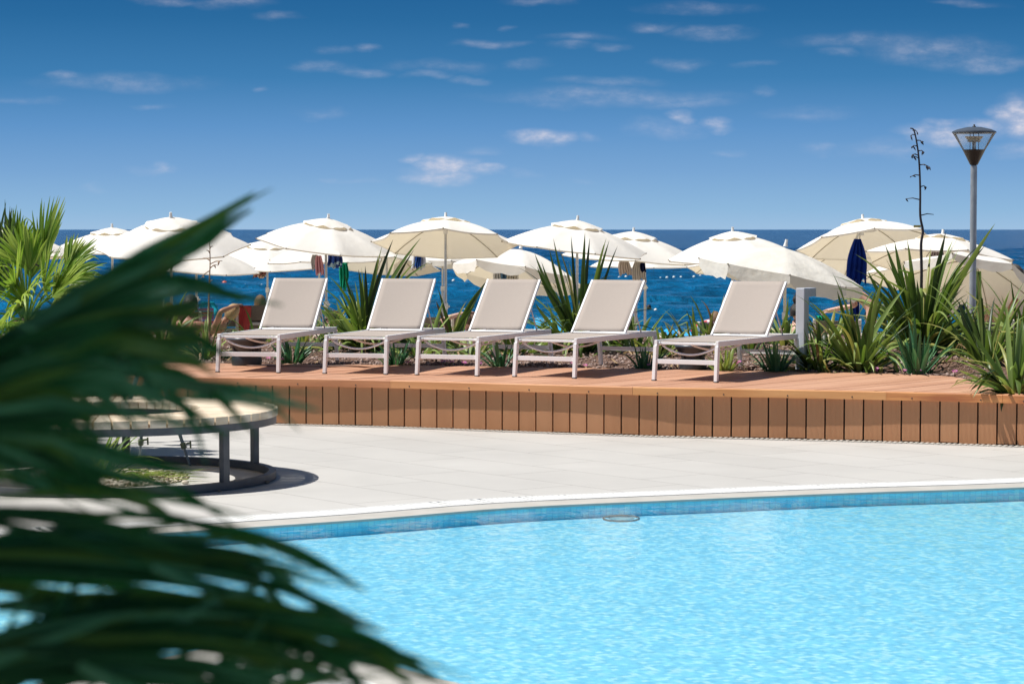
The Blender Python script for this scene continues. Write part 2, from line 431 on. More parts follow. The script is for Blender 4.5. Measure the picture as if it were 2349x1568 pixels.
patio = poly_mesh('patio', [(-40, -12), (40, -12), (40, 24.0), (-40, 24.0)], [pool_poly], 0.0, M_tile)
tag(patio, 'pale grey large format stone tiled patio around the pool', kind='structure')
mb = MB(); mb.add([(-3000, -200, -2.2), (3000, -200, -2.2), (3000, 60, -2.2), (-3000, 60, -2.2)], [(0, 1, 2, 3)])
tag(mb.build('ground', mat('earth', (.25, .2, .15), None, 1)), kind='structure')

# ---- pool basin and water
def mosaic_material(name, ca, cb, cc, grout, size=0.05):
    m, nt, p = newmat(name); L = nt.links.new
    def N(t, **k):
        n = nt.nodes.new(t)
        for a, b in k.items(): setattr(n, a, b)
        return n
    g = N('ShaderNodeNewGeometry')
    mp = N('ShaderNodeMapping'); mp.inputs['Rotation'].default_value = (0, 0, R(-24)); L(g.outputs['Position'], mp.inputs[0])
    sc = N('ShaderNodeVectorMath', operation='SCALE'); sc.inputs['Scale'].default_value = 1 / size; L(mp.outputs[0], sc.inputs[0])
    fl = N('ShaderNodeVectorMath', operation='FLOOR'); L(sc.outputs[0], fl.inputs[0])
    wn_ = N('ShaderNodeTexWhiteNoise', noise_dimensions='3D'); L(fl.outputs[0], wn_.inputs['Vector'])
    rp = N('ShaderNodeValToRGB'); rp.color_ramp.interpolation = 'LINEAR'
    rp.color_ramp.elements[0].color = (*ca, 1); rp.color_ramp.elements[1].color = (*cc, 1)
    e = rp.color_ramp.elements.new(.55); e.color = (*cb, 1)
    L(wn_.outputs['Value'], rp.inputs[0])
    fr = N('ShaderNodeVectorMath', operation='FRACTION'); L(sc.outputs[0], fr.inputs[0])
    sp = N('ShaderNodeSeparateXYZ'); L(fr.outputs[0], sp.inputs[0])
    def edge(o):
        a = N('ShaderNodeMath', operation='SUBTRACT'); L(o, a.inputs[0]); a.inputs[1].default_value = .5
        b = N('ShaderNodeMath', operation='ABSOLUTE'); L(a.outputs[0], b.inputs[0])
        c = N('ShaderNodeMath', operation='GREATER_THAN'); L(b.outputs[0], c.inputs[0]); c.inputs[1].default_value = .46; return c.outputs[0]
    mxx = N('ShaderNodeMath', operation='MAXIMUM'); L(edge(sp.outputs[0]), mxx.inputs[0]); L(edge(sp.outputs[2]), mxx.inputs[1])
    mi = N('ShaderNodeMix', data_type='RGBA'); L(mxx.outputs[0], mi.inputs['Factor']); L(rp.outputs[0], mi.inputs['A']); mi.inputs['B'].default_value = (*grout, 1)
    no = N('ShaderNodeTexNoise'); no.inputs['Scale'].default_value = 19; no.inputs['Detail'].default_value = 5; mpp = N('ShaderNodeMapping'); mpp.inputs['Scale'].default_value = (1, .33, 1); L(g.outputs['Position'], mpp.inputs[0]); L(mpp.outputs[0], no.inputs['Vector'])  # stretched blotches paint the water's light dapple into the tile colour
    mr = N('ShaderNodeMapRange'); mr.inputs['From Min'].default_value = .3; mr.inputs['From Max'].default_value = .7; mr.inputs['To Min'].default_value = .91; mr.inputs['To Max'].default_value = 1.07; L(no.outputs['Fac'], mr.inputs['Value'])
    hs = N('ShaderNodeHueSaturation'); L(mi.outputs['Result'], hs.inputs['Color']); L(mr.outputs[0], hs.inputs['Value'])
    L(hs.outputs[0], p.inputs['Base Color']); p.inputs['Roughness'].default_value = .4
    return m
M_floor = mosaic_material('pool_floor_mosaic', (.20, .48, .67), (.27, .58, .75), (.52, .71, .74), (.30, .56, .68), 0.03)
M_wall = mosaic_material('pool_wall_mosaic', (.14, .66, .88), (.2, .76, .93), (.3, .78, .88), (.09, .54, .78), 0.04)
FLOOR_Z = -0.080; WATER_Z = -0.006
pf = poly_mesh('pool_floor', pool_poly, [], FLOOR_Z, M_floor); tag(pf, 'pale blue mosaic floor of the swimming pool', kind='structure')
mb = MB(); n = len(pool_poly)
for i in range(n):
    a = pool_poly[i]; b = pool_poly[(i + 1) % n]
    mb.add([(a[0], a[1], FLOOR_Z), (b[0], b[1], FLOOR_Z), (b[0], b[1], -0.004), (a[0], a[1], -0.004)], [(0, 1, 2, 3)])
tag(mb.build('pool_wall', M_wall), 'blue mosaic pool wall just under the coping', kind='structure')
def water_material():
    m, nt, p = newmat('pool_water'); L = nt.links.new
    def N(t, **k):
        n = nt.nodes.new(t)
        for a, b in k.items(): setattr(n, a, b)
        return n
    g = N('ShaderNodeNewGeometry')
    mp = N('ShaderNodeMapping'); mp.inputs['Scale'].default_value = (1, .55, 1); L(g.outputs['Position'], mp.inputs[0])
    n1 = N('ShaderNodeTexNoise'); n1.inputs['Scale'].default_value = 9; n1.inputs['Detail'].default_value = 4; L(mp.outputs[0], n1.inputs['Vector'])
    b = N('ShaderNodeBump'); b.inputs['Strength'].default_value = .45; b.inputs['Distance'].default_value = .012; L(n1.outputs['Fac'], b.inputs['Height'])
    t = N('ShaderNodeBsdfTransparent'); t.inputs[0].default_value = (.86, .99, 1.0, 1)
    gl = N('ShaderNodeBsdfGlossy'); gl.inputs['Roughness'].default_value = .03; gl.inputs[0].default_value = (1, 1, 1, 1)
    L(b.outputs[0], gl.inputs['Normal'])
    fr = N('ShaderNodeFresnel'); fr.inputs['IOR'].default_value = 1.33; L(b.outputs[0], fr.inputs['Normal'])
    ml = N('ShaderNodeMath', operation='MULTIPLY', use_clamp=True); L(fr.outputs[0], ml.inputs[0]); ml.inputs[1].default_value = 0.60
    ms = N('ShaderNodeMixShader'); L(ml.outputs[0], ms.inputs[0]); L(t.outputs[0], ms.inputs[1]); L(gl.outputs[0], ms.inputs[2])
    L(ms.outputs[0], nt.nodes['Material Output'].inputs[0])
    return m
pw = poly_mesh('pool_water', pool_poly, [], WATER_Z, water_material()); tag(pw, 'clear light blue rippled pool water', kind='structure')

# ---- coping and overflow grating
def offset_line(pts, d):
    o = []
    for i, p in enumerate(pts):
        a = Vector(pts[max(i - 1, 0)]); b = Vector(pts[min(i + 1, len(pts) - 1)]); t = (b - a).normalized()
        o.append((p[0] - t.y * d, p[1] + t.x * d))
    return o
def densify(pts, step):
    o = []
    for a, b in zip(pts[:-1], pts[1:]):
        L_ = math.dist(a, b); k = max(1, int(L_ / step))
        for j in range(k): o.append((a[0] + (b[0] - a[0]) * j / k, a[1] + (b[1] - a[1]) * j / k))
    o.append(pts[-1]); return o
def resample(pts, step):
    o = [pts[0]]; need = step
    for a, b in zip(pts[:-1], pts[1:]):
        L_ = math.dist(a, b); s = 0.0
        while L_ - s >= need:
            s += need; need = step; o.append((a[0] + (b[0] - a[0]) * s / L_, a[1] + (b[1] - a[1]) * s / L_))
        need -= L_ - s
    return o
def smooth2(pts):
    c = catmull([Vector((x, y, 0)) for x, y in pts], 5); return [(p.x, p.y) for p in c]
M_coping = mat('coping_stone', (.54, .52, .48), (.46, .44, .40), 5, rough=.6, bump=.2, coords='Object')
M_grate = mat('overflow_grating_plastic', (.84, .84, .82), (.76, .76, .74), 8, rough=.5)
M_dark = mat('drain_channel_shadow', (.16, .16, .16), None, 10, rough=.9)
def strip(mb, pa, pb, z0, z1):
    for i in range(len(pa) - 1):
        a, b, c, d = pa[i], pa[i + 1], pb[i + 1], pb[i]
        mb.add([(a[0], a[1], z1), (b[0], b[1], z1), (c[0], c[1], z1), (d[0], d[1], z1), (a[0], a[1], z0), (b[0], b[1], z0), (c[0], c[1], z0), (d[0], d[1], z0)],
               [(0, 1, 2, 3), (0, 4, 5, 1), (3, 2, 6, 7)])
fe = far_edge; ne = near_edge[2:-1]
def edging(line, names, side):
    l0 = offset_line(line, -0.01 * side); l1 = offset_line(line, 0.24 * side)
    mb = MB(); strip(mb, l0, l1, -0.004, 0.010); o1 = mb.build(names[0], M_coping); tag(o1, names[1], kind='structure')
    g0 = offset_line(line, 0.246 * side); g1 = offset_line(line, 0.50 * side)
    t = empty('overflow_grating', (0, 0, 0)); tag(t, names[2], 'drain grating')
    mb = MB(); strip(mb, g0, g1, 0.001, 0.004); mb.build('channel', M_dark, t)
    mb = MB(); strip(mb, g0, offset_line(line, 0.262 * side), 0.002, 0.014); strip(mb, offset_line(line, 0.484 * side), g1, 0.002, 0.014); mb.build('border', M_grate, t)
    mb = MB(); d0 = resample(line, 0.036); a0 = offset_line(d0, 0.262 * side); b0 = offset_line(d0, 0.484 * side)
    for a, b in zip(a0, b0):
        mb.bar((a[0], a[1], 0.009), (b[0], b[1], 0.009), 0.029, 0.008)
    mb.build('slats', M_grate, t)
edging(fe, ('pool_coping', 'pale stone coping along the far side of the pool', 'white slatted overflow grating along the far pool edge'), 1)
edging(ne, ('pool_coping', 'pale stone coping along the near pool edge', 'white slatted overflow grating on the near pool edge behind the palm'), 1)
# skimmer ring in the pool wall
mb = MB(); c = gz(1425, 1172)
t = empty('pool_wall_fitting', (c[0], c[1] - 0.012, -0.040)); tag(t, 'round water inlet fitting in the blue pool wall', 'pool fitting')
pts = [(0.11 * math.cos(a), -0.012, 0.018 * math.sin(a)) for a in [2 * PI * i / 20 for i in range(21)]]
mb.tube(pts, 0.006, 6); mb.build('rim', M_dark, t)
mb = MB(); mb.ball((0, -0.01, 0), (.08, .006, .012)); mb.build('face_plate', M_grate, t, smooth=True)

# ---- timber deck
DZ = 0.40
front_px = [(-300, 868), (0, 866), (250, 865), (500, 866), (640, 868), (900, 873), (1174, 880.5), (1450, 888), (1750, 893.5), (2032, 899), (2349, 907), (2700, 918), (3100, 934)]
front = smooth2([gz(x, y, DZ) for x, y in front_px])
back_px = [(-300, 826), (0, 829), (430, 832), (800, 836), (1174, 841), (1500, 846), (1830, 852), (2010, 856), (2150, 861), (2200, 866), (2250, 876), (2310, 893), (2349, 904), (2700, 914), (3100, 930)]
back = smooth2([gz(x, y, DZ) for x, y in back_px])
def interp(line, x):
    for a, b in zip(line[:-1], line[1:]):
        if a[0] <= x <= b[0]:
            t = (x - a[0]) / max(1e-9, b[0] - a[0]); return a[1] + (b[1] - a[1]) * t
    return line[0][1] if x < line[0][0] else line[-1][1]
deck = empty('timber_deck', (0, 0, 0)); tag(deck, 'raised reddish brown composite deck carrying the five loungers', 'deck')
def wood(name, c1, c2, st=(1, 1, 1), rv=0.0, **k):
    return mat(name, c1, c2, 3.0, rough=.62, bump=.15, stretch=st, detail=7, spec=.3, rv=rv, **k)
M_board = mat('deck_board', (.56, .31, .195), (.48, .25, .155), 1.5, rough=.55, bump=.12, bscale=18, detail=8, spec=.35)
M_board2 = mat('deck_board_worn', (.59, .34, .22), (.51, .28, .18), 1.5, rough=.6, bump=.12, bscale=18, detail=8, spec=.35)
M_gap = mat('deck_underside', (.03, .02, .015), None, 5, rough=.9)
mb = MB(); rng = random.Random(4)
d = Vector((0.62, 0.78)).normalized(); nrm = Vector((d.y, -d.x)); W = 0.1425; PITCHW = 0.150
def hit(line, k, off=0.0):
    # point on line (x->y curve) crossed by the board edge: p = nrm*k + d*s
    lo, hi = -60.0, 60.0
    prev = None; res = None
    s = 5.0
    fn = lambda s: (nrm.y * k + d.y * s) - (interp(line, nrm.x * k + d.x * s) + off)
    for i in range(600):
        s0 = 0 + i * 0.1; s1 = s0 + 0.1
        if fn(s0) <= 0 < fn(s1):
            for _ in range(30):
                m_ = (s0 + s1) / 2
                if fn(m_) > 0: s1 = m_
                else: s0 = m_
            return (s0 + s1) / 2
    return None
k = -26.0
while k < 4.0:
    ks = (k, k + W)
    S = [(hit(front, q, 0.03), hit(back, q)) for q in ks]
    if all(a is not None and b is not None and b > a + 0.02 for a, b in S):
        p = []
        for q, (a, b) in zip(ks, S):
            p.append((nrm * q + d * a, nrm * q + d * b))
        dz = rng.uniform(-.0015, .0015)
        A, B = p[0]; C_, D_ = p[1]
        vs = [(A.x, A.y, DZ + dz), (C_.x, C_.y, DZ + dz), (D_.x, D_.y, DZ + dz), (B.x, B.y, DZ + dz)]
        vs += [(x, y, z - 0.024) for x, y, z in vs]
        if -8 < A.x < 9: mb.add(vs, [(0, 1, 2, 3), (0, 4, 5, 1), (1, 5, 6, 2), (2, 6, 7, 3), (3, 7, 4, 0)], rng.choice((0, 0, 1)))
    k += PITCHW
mb.build('deck_boards', [M_board, M_board2], deck)
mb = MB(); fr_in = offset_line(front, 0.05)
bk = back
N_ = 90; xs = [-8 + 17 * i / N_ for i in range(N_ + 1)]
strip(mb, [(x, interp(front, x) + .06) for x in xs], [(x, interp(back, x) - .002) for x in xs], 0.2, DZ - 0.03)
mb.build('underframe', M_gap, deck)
# fascia boards following the curve
M_fascia = mat('fascia_board', (.60, .315, .165), (.50, .255, .13), 2.0, rough=.6, stretch=(1, 1, .35), bump=.1, detail=8, spec=.3)
M_fascia2 = mat('fascia_board_dusty', (.64, .35, .19), (.53, .28, .15), 2.0, rough=.7, stretch=(1, 1, .35), bump=.1, detail=8, spec=.25)
mb = MB(); dense = densify(offset_line(front, 0.03), 0.01)
accu = 0; last = dense[0]; marks = [dense[0]]
for q in dense[1:]:
    accu += math.dist(q, last); last = q
    if accu >= 0.150: marks.append(q); accu = 0
for a, b in zip(marks[:-1], marks[1:]):
    if b[0] < -5.5 or a[0] > 6.5: continue
    a = Vector((*a, 0)); b = Vector((*b, 0)); t = (b - a).normalized(); nn = Vector((t.y, -t.x, 0))
    mi = 1 if rng.random() < .25 else 0; g = 0.014; w = (b - a).length - g; nr = 14
    jig = rng.uniform(-.001, .001); z0 = 0.006 + rng.uniform(0, .006); z1 = DZ - 0.05
    prof = []
    for i in range(nr):
        s0 = g / 2 + w * i / nr; wd = w / nr
        prof += [(s0, 0.0), (s0 + wd * .12, .0028), (s0 + wd * .62, .0028), (s0 + wd * .74, 0.0)]
    prof.append((g / 2 + w, 0.0))
    prof = [(g / 2, -.02)] + prof + [(g / 2 + w, -.02)]
    vs = []; fs = []
    for s_, h in prof:
        q = a + t * s_ + nn * (h + jig); vs += [(q.x, q.y, z0), (q.x, q.y, z1)]
    for i in range(len(prof) - 1): fs.append((2 * i, 2 * i + 2, 2 * i + 3, 2 * i + 1))
    mb.add(vs, fs, mi)
mb.build('fascia', [M_fascia, M_fascia2], deck)
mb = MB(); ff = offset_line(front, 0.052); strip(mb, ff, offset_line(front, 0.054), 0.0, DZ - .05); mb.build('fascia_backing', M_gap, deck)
# trim lengths
trims = [(-9, gz(225, 864, DZ)[0], 0), (gz(225, 864, DZ)[0], gz(896, 873, DZ)[0], 1), (gz(896, 873, DZ)[0], gz(1452, 888, DZ)[0], 2), (gz(1452, 888, DZ)[0], gz(2033, 899, DZ)[0], 0), (gz(2033, 899, DZ)[0], 3.86, 3), (3.86, 9, 3)]
TR = [mat('trim_wood_honey', (.78, .40, .16), (.60, .26, .09), 2.5, rough=.5, stretch=(.5, .5, 5), detail=9, bump=.15),
      mat('trim_wood_brown', (.60, .26, .12), (.44, .17, .075), 2.5, rough=.5, stretch=(.5, .5, 5), detail=9, bump=.15),
      mat('trim_wood_red', (.68, .32, .14), (.54, .23, .09), 2.5, rough=.5, stretch=(.5, .5, 5), detail=9, bump=.15),
      mat('trim_wood_streaked', (.70, .30, .10), (.40, .13, .045), 2.0, rough=.45, stretch=(.7, .7, 7), detail=9, bump=.15, contrast=(.38, .6))]
M_screw = mat('screw_head', (.08, .06, .05), None, 10, rough=.5)
for (x0, x1, ti) in trims:
    seg = [q for q in densify(front, 0.05) if x0 + .01 < q[0] < x1 - .01]
    if x0 > -8.5: seg = [(x0 + .001, interp(front, x0 + .001))] + seg
    if x1 < 8.5: seg = seg + [(x1 - .001, interp(front, x1 - .001))]
    if len(seg) < 2: continue
    o0 = offset_line(seg, -0.012); o1 = offset_line(seg, 0.028); mb = MB(); vs = []; fs = []
    for a, b in zip(o0, o1):
        vs += [(b[0], b[1], DZ + .004), (a[0], a[1], DZ + .004), (a[0] + .0, a[1] - .004, DZ - .002), (a[0], a[1] - .004, DZ - .062), (b[0], b[1], DZ - .062)]
    for i in range(len(seg) - 1):
        for j in range(5):
            k2 = (j + 1) % 5; fs.append((i * 5 + j, i * 5 + k2, (i + 1) * 5 + k2, (i + 1) * 5 + j))
    fs += [(0, 1, 2, 3, 4), tuple((len(seg) - 1) * 5 + j for j in (4, 3, 2, 1, 0))]
    mb.add(vs, fs); tr = mb.build('edge_trim', TR[ti], deck)
    acc_ = .3
    for a, b in zip(o0[:-1], o0[1:]):
        acc_ += math.dist(a, b)
        if acc_ > 0.52 and -4.5 < a[0] < 5:
            acc_ = 0; mb = MB(); mb.ball((a[0], a[1] - .005, DZ - .043), (.0065, .003, .0065), 8, 5); mb.build('screw', M_screw, tr)
# narrow drain strip at the foot of the fascia
t = empty('floor_drain', (0, 0, 0)); tag(t, 'narrow slotted drain at the foot of the wooden fascia', 'drain')
fl = [q for q in densify(offset_line(front, 0.02), 0.04) if -5 < q[0] < 6]
mb = MB(); strip(mb, offset_line(fl, -.11), offset_line(fl, -.015), 0.001, 0.003); mb.build('channel', mat('drain_grey', (.36, .34, .31), None, 10, rough=.9), t)
mb = MB()
for a, b in zip(offset_line(fl, -.11), offset_line(fl, -.015)): mb.bar((a[0], a[1], .005), (b[0], b[1], .005), .026, .005)
mb.build('grate_bars', M_coping, t)
# ================================================================ planting bed and beach
def hgt(x, y): return 0.012 * math.sin(3 * x + 1) * math.sin(2.3 * y) + .01 * math.sin(7 * x) + .008 * math.sin(9 * y + x)
SOILZ = 0.385
def soil_z(x, y): return SOILZ + hgt(x, y) + min(.10, max(0, (y - interp(back, x)) * .03))
M_soil = mat('planting_bed_soil', (.19, .115, .085), (.09, .055, .042), 14, rough=.95, bump=.8, bscale=40, bdist=.02, detail=8, spec=.2)
mb = MB(); nx, ny = 180, 40; vs = []; fs = []
for j in range(ny + 1):
    for i in range(nx + 1):
        x = -9 + 18 * i / nx; y0 = interp(back, x) + .004; y = y0 + (27.5 - y0) * j / ny
        vs.append((x, y, soil_z(x, y) if j else SOILZ + .0))
for j in range(ny):
    for i in range(nx):
        k = j * (nx + 1) + i; fs.append((k, k + 1, k + nx + 2, k + nx + 1))
mb.add(vs, fs); tag(mb.build('planting_bed', M_soil, smooth=True), 'reddish brown soil of the planting bed behind the deck', kind='structure')
# lava gravel as one mass
M_g1 = mat('lava_gravel', (.30, .20, .165), (.16, .10, .08), 30, rough=.9, bump=.5); M_g2 = mat('lava_gravel_pale', (.45, .35, .31), (.30, .22, .19), 30, rough=.9, bump=.5)
rng = random.Random(11); mb = MB()
OCT = [(1, 0, 0), (-1, 0, 0), (0, 1, 0), (0, -1, 0), (0, 0, 1), (0, 0, -1)]; OF = [(0, 2, 4), (2, 1, 4), (1, 3, 4), (3, 0, 4), (2, 0, 5), (1, 2, 5), (3, 1, 5), (0, 3, 5)]
for _ in range(11000):
    x = rng.uniform(-5.2, 5.6); y0 = interp(back, x) + .02; y = y0 + (rng.random() ** 1.5) * (27.0 - y0)
    s = rng.uniform(.008, .024); z = soil_z(x, y) + s * .3
    mb.add([(x + a * s * rng.uniform(.6, 1.2), y + b * s * rng.uniform(.6, 1.2), z + c * s * rng.uniform(.5, .9)) for a, b, c in [tuple(q + rng.uniform(-.35, .35) for q in o) for o in OCT]], OF, rng.choice((0, 0, 1)))
tag(mb.build('lava_gravel', [M_g1, M_g2]), 'small reddish lava stones covering the planting bed', 'gravel', kind='stuff')
mb = MB(); M_dry = mat('dry_leaf', (.42, .30, .16), (.24, .15, .08), 12, rough=.8)
for _ in range(170):
    x = rng.uniform(-5, 5.4); y = interp(back, x) + .05 + rng.random() ** 1.4 * 3.2; a = rng.uniform(0, PI); l_ = rng.uniform(.10, .34); z = soil_z(x, y) + .03; k_ = rng.uniform(-.1, .1)
    mb.blade([(x + math.cos(a + k_ * i) * l_ * i / 5, y + math.sin(a + k_ * i) * l_ * i / 5, z + .02 * math.sin(i * 1.1 + k_ * 30)) for i in range(6)], [.012, .02, .022, .018, .012, .002], fold=.3)
tag(mb.build('leaf_litter', M_dry), 'dry brown fallen leaves scattered over the gravel', 'leaf litter', kind='stuff')
# low rubble wall at the back of the bed
M_st = mat('rubble_stone', (.62, .53, .42), (.38, .30, .23), 9, rough=.9, bump=.9, bscale=25, bdist=.02, detail=8); M_st2 = mat('rubble_stone_pale', (.72, .67, .58), (.5, .44, .36), 9, rough=.9, bump=.9, bscale=25, bdist=.02)
wall = empty('rubble_wall', (0, 27.6, -0.4)); tag(wall, 'low pale rubble stone wall at the back of the planting bed', 'wall')
mb = MB(); 
for row in range(6):
    x = -10 + rng.random() * .2
    while x < 10:
        w = rng.uniform(.09, .26); h = rng.uniform(.12, .19); zc = .08 + row * .145 + rng.uniform(-.02, .02)
        n0 = len(mb.v); mb.ball((x + w / 2, rng.uniform(-.03, .03), zc), (w / 2 * 1.08, .15, h / 2 * 1.12), 9, 6, rng.choice((0, 1)))
        for i in range(n0, len(mb.v)):
            v = mb.v[i]; mb.v[i] = (v[0] + rng.uniform(-.022, .022), v[1] + rng.uniform(-.02, .02), v[2] + rng.uniform(-.018, .018))
        x += w * .98
mb.build('stones', [M_st, M_st2], wall)
mb = MB(); mb.box((0, .04, .40), (22, .18, .8)); mb.build('mortar_core', mat('mortar', (.45, .38, .3), (.3, .25, .2), 10, rough=.95), wall)
BZ = -0.40
mb = MB(); vs = []; fs = []; nx, ny = 80, 60
for j in range(ny + 1):
    for i in range(nx + 1):
        x = -30 + 60 * i / nx; y = 27.2 + 28.8 * j / ny
        z = BZ + .02 * math.sin(1.3 * x + y) * math.sin(1.7 * y)
        if y > 49: z -= (y - 49) * .42
        vs.append((x, y, z))
for j in range(ny):
    for i in range(nx):
        k = j * (nx + 1) + i; fs.append((k, k + 1, k + nx + 2, k + nx + 1))
mb.add(vs, fs); tag(mb.build('beach', mat('beach_pebbles', (.55, .49, .40), (.36, .31, .25), 12, rough=.95, bump=.8, bscale=30, bdist=.03), smooth=True), 'pebble beach terrace below the planting bed', kind='structure')

# ================================================================ sun loungers on the deck
def make_lounger():
    root = empty('sun_lounger')
    hw = .285; zt = .345
    mb = MB()
    for sx in (-1, 1): mb.bar((sx * hw, -.01, zt - .022), (sx * hw, 1.90, zt - .028), .028, .048)
    mb.bar((-hw + .015, 1.885, zt - .028), (hw - .015, 1.885, zt - .028), .028, .044)
    mb.bar((-hw + .015, .045, zt - .026), (hw - .015, .045, zt - .026), .022, .022)
    mb.build('frame', M_white, root, bevel=.004)
    for sx in (-1, 1):
        mb = MB(); mb.bar((sx * (hw + .003), -.035, 0.0), (sx * hw, .002, zt - .047), .030, .040, (0, 1, 0), .030, .055); o = mb.build('leg', M_white, root, bevel=.003)
        mb = MB(); mb.box((sx * (hw + .003), -.035, .0035), (.034, .044, .007)); mb.build('foot_pad', M_gap, o)
        mb = MB(); mb.bar((sx * (hw + .003), 1.945, 0.0), (sx * hw, 1.885, zt - .053), .030, .040, (0, 1, 0), .030, .055); o = mb.build('leg', M_white, root, bevel=.003)
        mb = MB(); mb.box((sx * (hw + .003), 1.945, .0035), (.034, .044, .007)); mb.build('foot_pad', M_gap, o)
    for y, z in ((-.018, .165), (1.92, .165)):
        mb = MB(); mb.bar((-hw + .012, y, z), (hw - .012, y, z), .018, .040); mb.build('stretcher', M_white, root, bevel=.002)
    for y, dp in ((.07, .078), (.62, .060)):
        mb = MB(); pts = [(-hw + .03 + (2 * hw - .06) * i / 14, y, zt - .045 - dp * math.sin(PI * i / 14) ** .8) for i in range(15)]
        mb.tube(pts, .0095, 8); mb.build('cross_arc', M_white, root, smooth=True)
    # seat sling
    mb = MB(); vs = []; fs = []; nx, ny = 10, 14
    for j in range(ny + 1):
        for i in range(nx + 1):
            u = i / nx; y = .05 + (1.19 - .05) * j / ny
            vs.append(((u - .5) * 2 * (hw - .018), y, zt - .006 - .016 * math.sin(PI * u) * math.sin(PI * j / ny) ** .5))
    for j in range(ny):
        for i in range(nx): k = j * (nx + 1) + i; fs.append((k, k + 1, k + nx + 2, k + nx + 1))
    mb.add(vs, fs)
    # folded edges hanging over the side tubes
    o = mb.build('seat', M_sling, root, smooth=True); s = o.modifiers.new('solid', 'SOLIDIFY'); s.thickness = .004
    mb = MB()
    for sx in (-1, 1): mb.bar((sx * (hw - .030), .06, zt - .026), (sx * (hw - .030), 1.18, zt - .026), .014, .026)
    mb.build('sling_rail', M_white, root)
    for sx in (-1, 1):
        mb = MB(); mb.ball((sx * (hw - .026), .02, zt - .028), (.014, .02, .016), 8, 5); mb.build('end_plug', M_plastic, root)
    # back
    hy, hz, ty, tz = 1.18, .337, 1.675, .815; bw = hw - .022
    bk_ = empty('backrest', (0, hy, hz)); bk_.parent = root
    dv = Vector((0, ty - hy, tz - hz)); ln = dv.length; ang = math.atan2(dv.z, dv.y); bk_.rotation_euler = (ang, 0, 0)
    mb = MB()
    for sx in (-1, 1): mb.bar((sx * bw, 0, 0), (sx * bw, ln, 0), .020, .030)
    mb.bar((-bw + .01, .015, -.004), (bw - .01, .015, -.004), .018, .018)
    mb.build('back_frame', M_white, bk_, bevel=.004)
    mb = MB(); mb.tube([(-bw + .01, ln - .012, 0), (bw - .01, ln - .012, 0)], .010, 8); mb.build('top_bar', M_white, bk_)
    mb = MB(); vs = []; fs = []
    for j in range(ny + 1):
        for i in range(nx + 1):
            u = i / nx
            vs.append(((u - .5) * 2 * (bw - .004), .03 + (ln - .03) * j / ny, .012 - .014 * math.sin(PI * u) * math.sin(PI * j / ny) ** .4))
    for j in range(ny):
        for i in range(nx): k = j * (nx + 1) + i; fs.append((k, k + 1, k + nx + 2, k + nx + 1))
    mb.add(vs, fs); o = mb.build('back_sling', M_sling, bk_, smooth=True); s = o.modifiers.new('solid', 'SOLIDIFY'); s.thickness = .004
    mb = MB()
    for sx in (-1, 1): mb.tube([(sx * (bw - .01), 1.45, .555), (sx * (hw - .03), 1.63, zt - .03)], .007, 6)
    mb.tube([(-bw + .01, 1.46, .555), (bw - .01, 1.46, .555)], .007, 6)
    mb.build('support_strut', M_white, root, smooth=True)
    return root
LG = 'white framed sun loungers in a row on the deck'
feet = [((497, 853), (641, 856)), ((744, 857), (886, 859)), ((955, 860), (1096, 863)), ((1178, 865), (1320, 867)), ((1498, 873), (1645, 877))]
llab = ['beige sling lounger at the left end of the row, nearest the blurred palm', 'beige sling lounger second from the left, broad green flax plant behind its left side',
        'beige sling lounger in the middle of the row of five', 'beige sling lounger fourth from the left, tall flax spiking up behind its left edge', 'beige sling lounger at the right end of the row beside the pale grey post']
proto = make_lounger()
for i, (a, b) in enumerate(feet):
    o = proto if i == 0 else copy_tree(proto)
    pa = at_z(*a, DZ); pb = at_z(*b, DZ); c = (pa + pb) / 2
    ang = -R((11.5, 14.0, 20.5, 24.8, 27.4)[i]); dirv = Vector((-math.sin(ang), math.cos(ang), 0))
    c = c + dirv * .035
    o.location = (c.x, c.y, DZ + .002); o.rotation_euler = (0, 0, ang); tag(o, llab[i], 'sun lounger', LG)

# ================================================================ grey post
M_post = mat('grey_post_paint', (.60, .64, .70), (.56, .60, .66), 3, rough=.35)
c = at_z(1830, 852, DZ)
pt = empty('metal_post', (c.x + .04, c.y + .16, DZ), R(-28)); tag(pt, 'pale blue grey box section post with a short arm bent at its top', 'post')
mb = MB(); mb.box((0, .05, .38), (.085, .12, .76)); mb.build('upright', M_post, pt, bevel=.006)
mb = MB(); mb.box((0, .205, .718), (.0845, .186, .0815)); mb.build('arm', M_post, pt, bevel=.006)

# ================================================================ garden speakers
M_spk = mat('speaker_shell', (.035, .04, .05), (.025, .028, .035), 8, rough=.4); M_spk2 = mat('speaker_cap', (.07, .09, .12), (.05, .065, .09), 8, rough=.35)
def speaker(px, py, sc, label, rock):
    c = at_z(px, py, SOILZ + .01); t = empty('garden_speaker', (c.x, c.y, SOILZ)); t.scale = (sc,) * 3; tag(t, label, 'garden speaker', 'dark mushroom shaped garden speakers')
    mb = MB(); mb.lathe([(.12, 0), (.13, .05), (.115, .10), (.105, .13)], 28); mb.build('base', M_spk, t, smooth=True)
    mb = MB(); mb.lathe([(.10, .12), (.115, .14), (.145, .185), (.165, .22), (.165, .225), (0.0, .225)], 28); mb.build('horn', M_spk, t, smooth=True)
    mb = MB(); mb.lathe([(.168, .222), (.176, .232), (.168, .245), (.12, .268), (.06, .285), (0, .29)], 28); mb.build('cap', M_spk2, t, smooth=True)
    mb = MB(); 
    for a in (0.6, 2.2, 3.8, 5.4): mb.bar((.115 * math.cos(a), .115 * math.sin(a), .09), (.13 * math.cos(a), .13 * math.sin(a), .19), .02, .02)
    mb.build('bracket', M_spk, t)
speaker(1590, 848, 1.0, 'black mushroom shaped garden speaker seen under the rightmost lounger', 0)
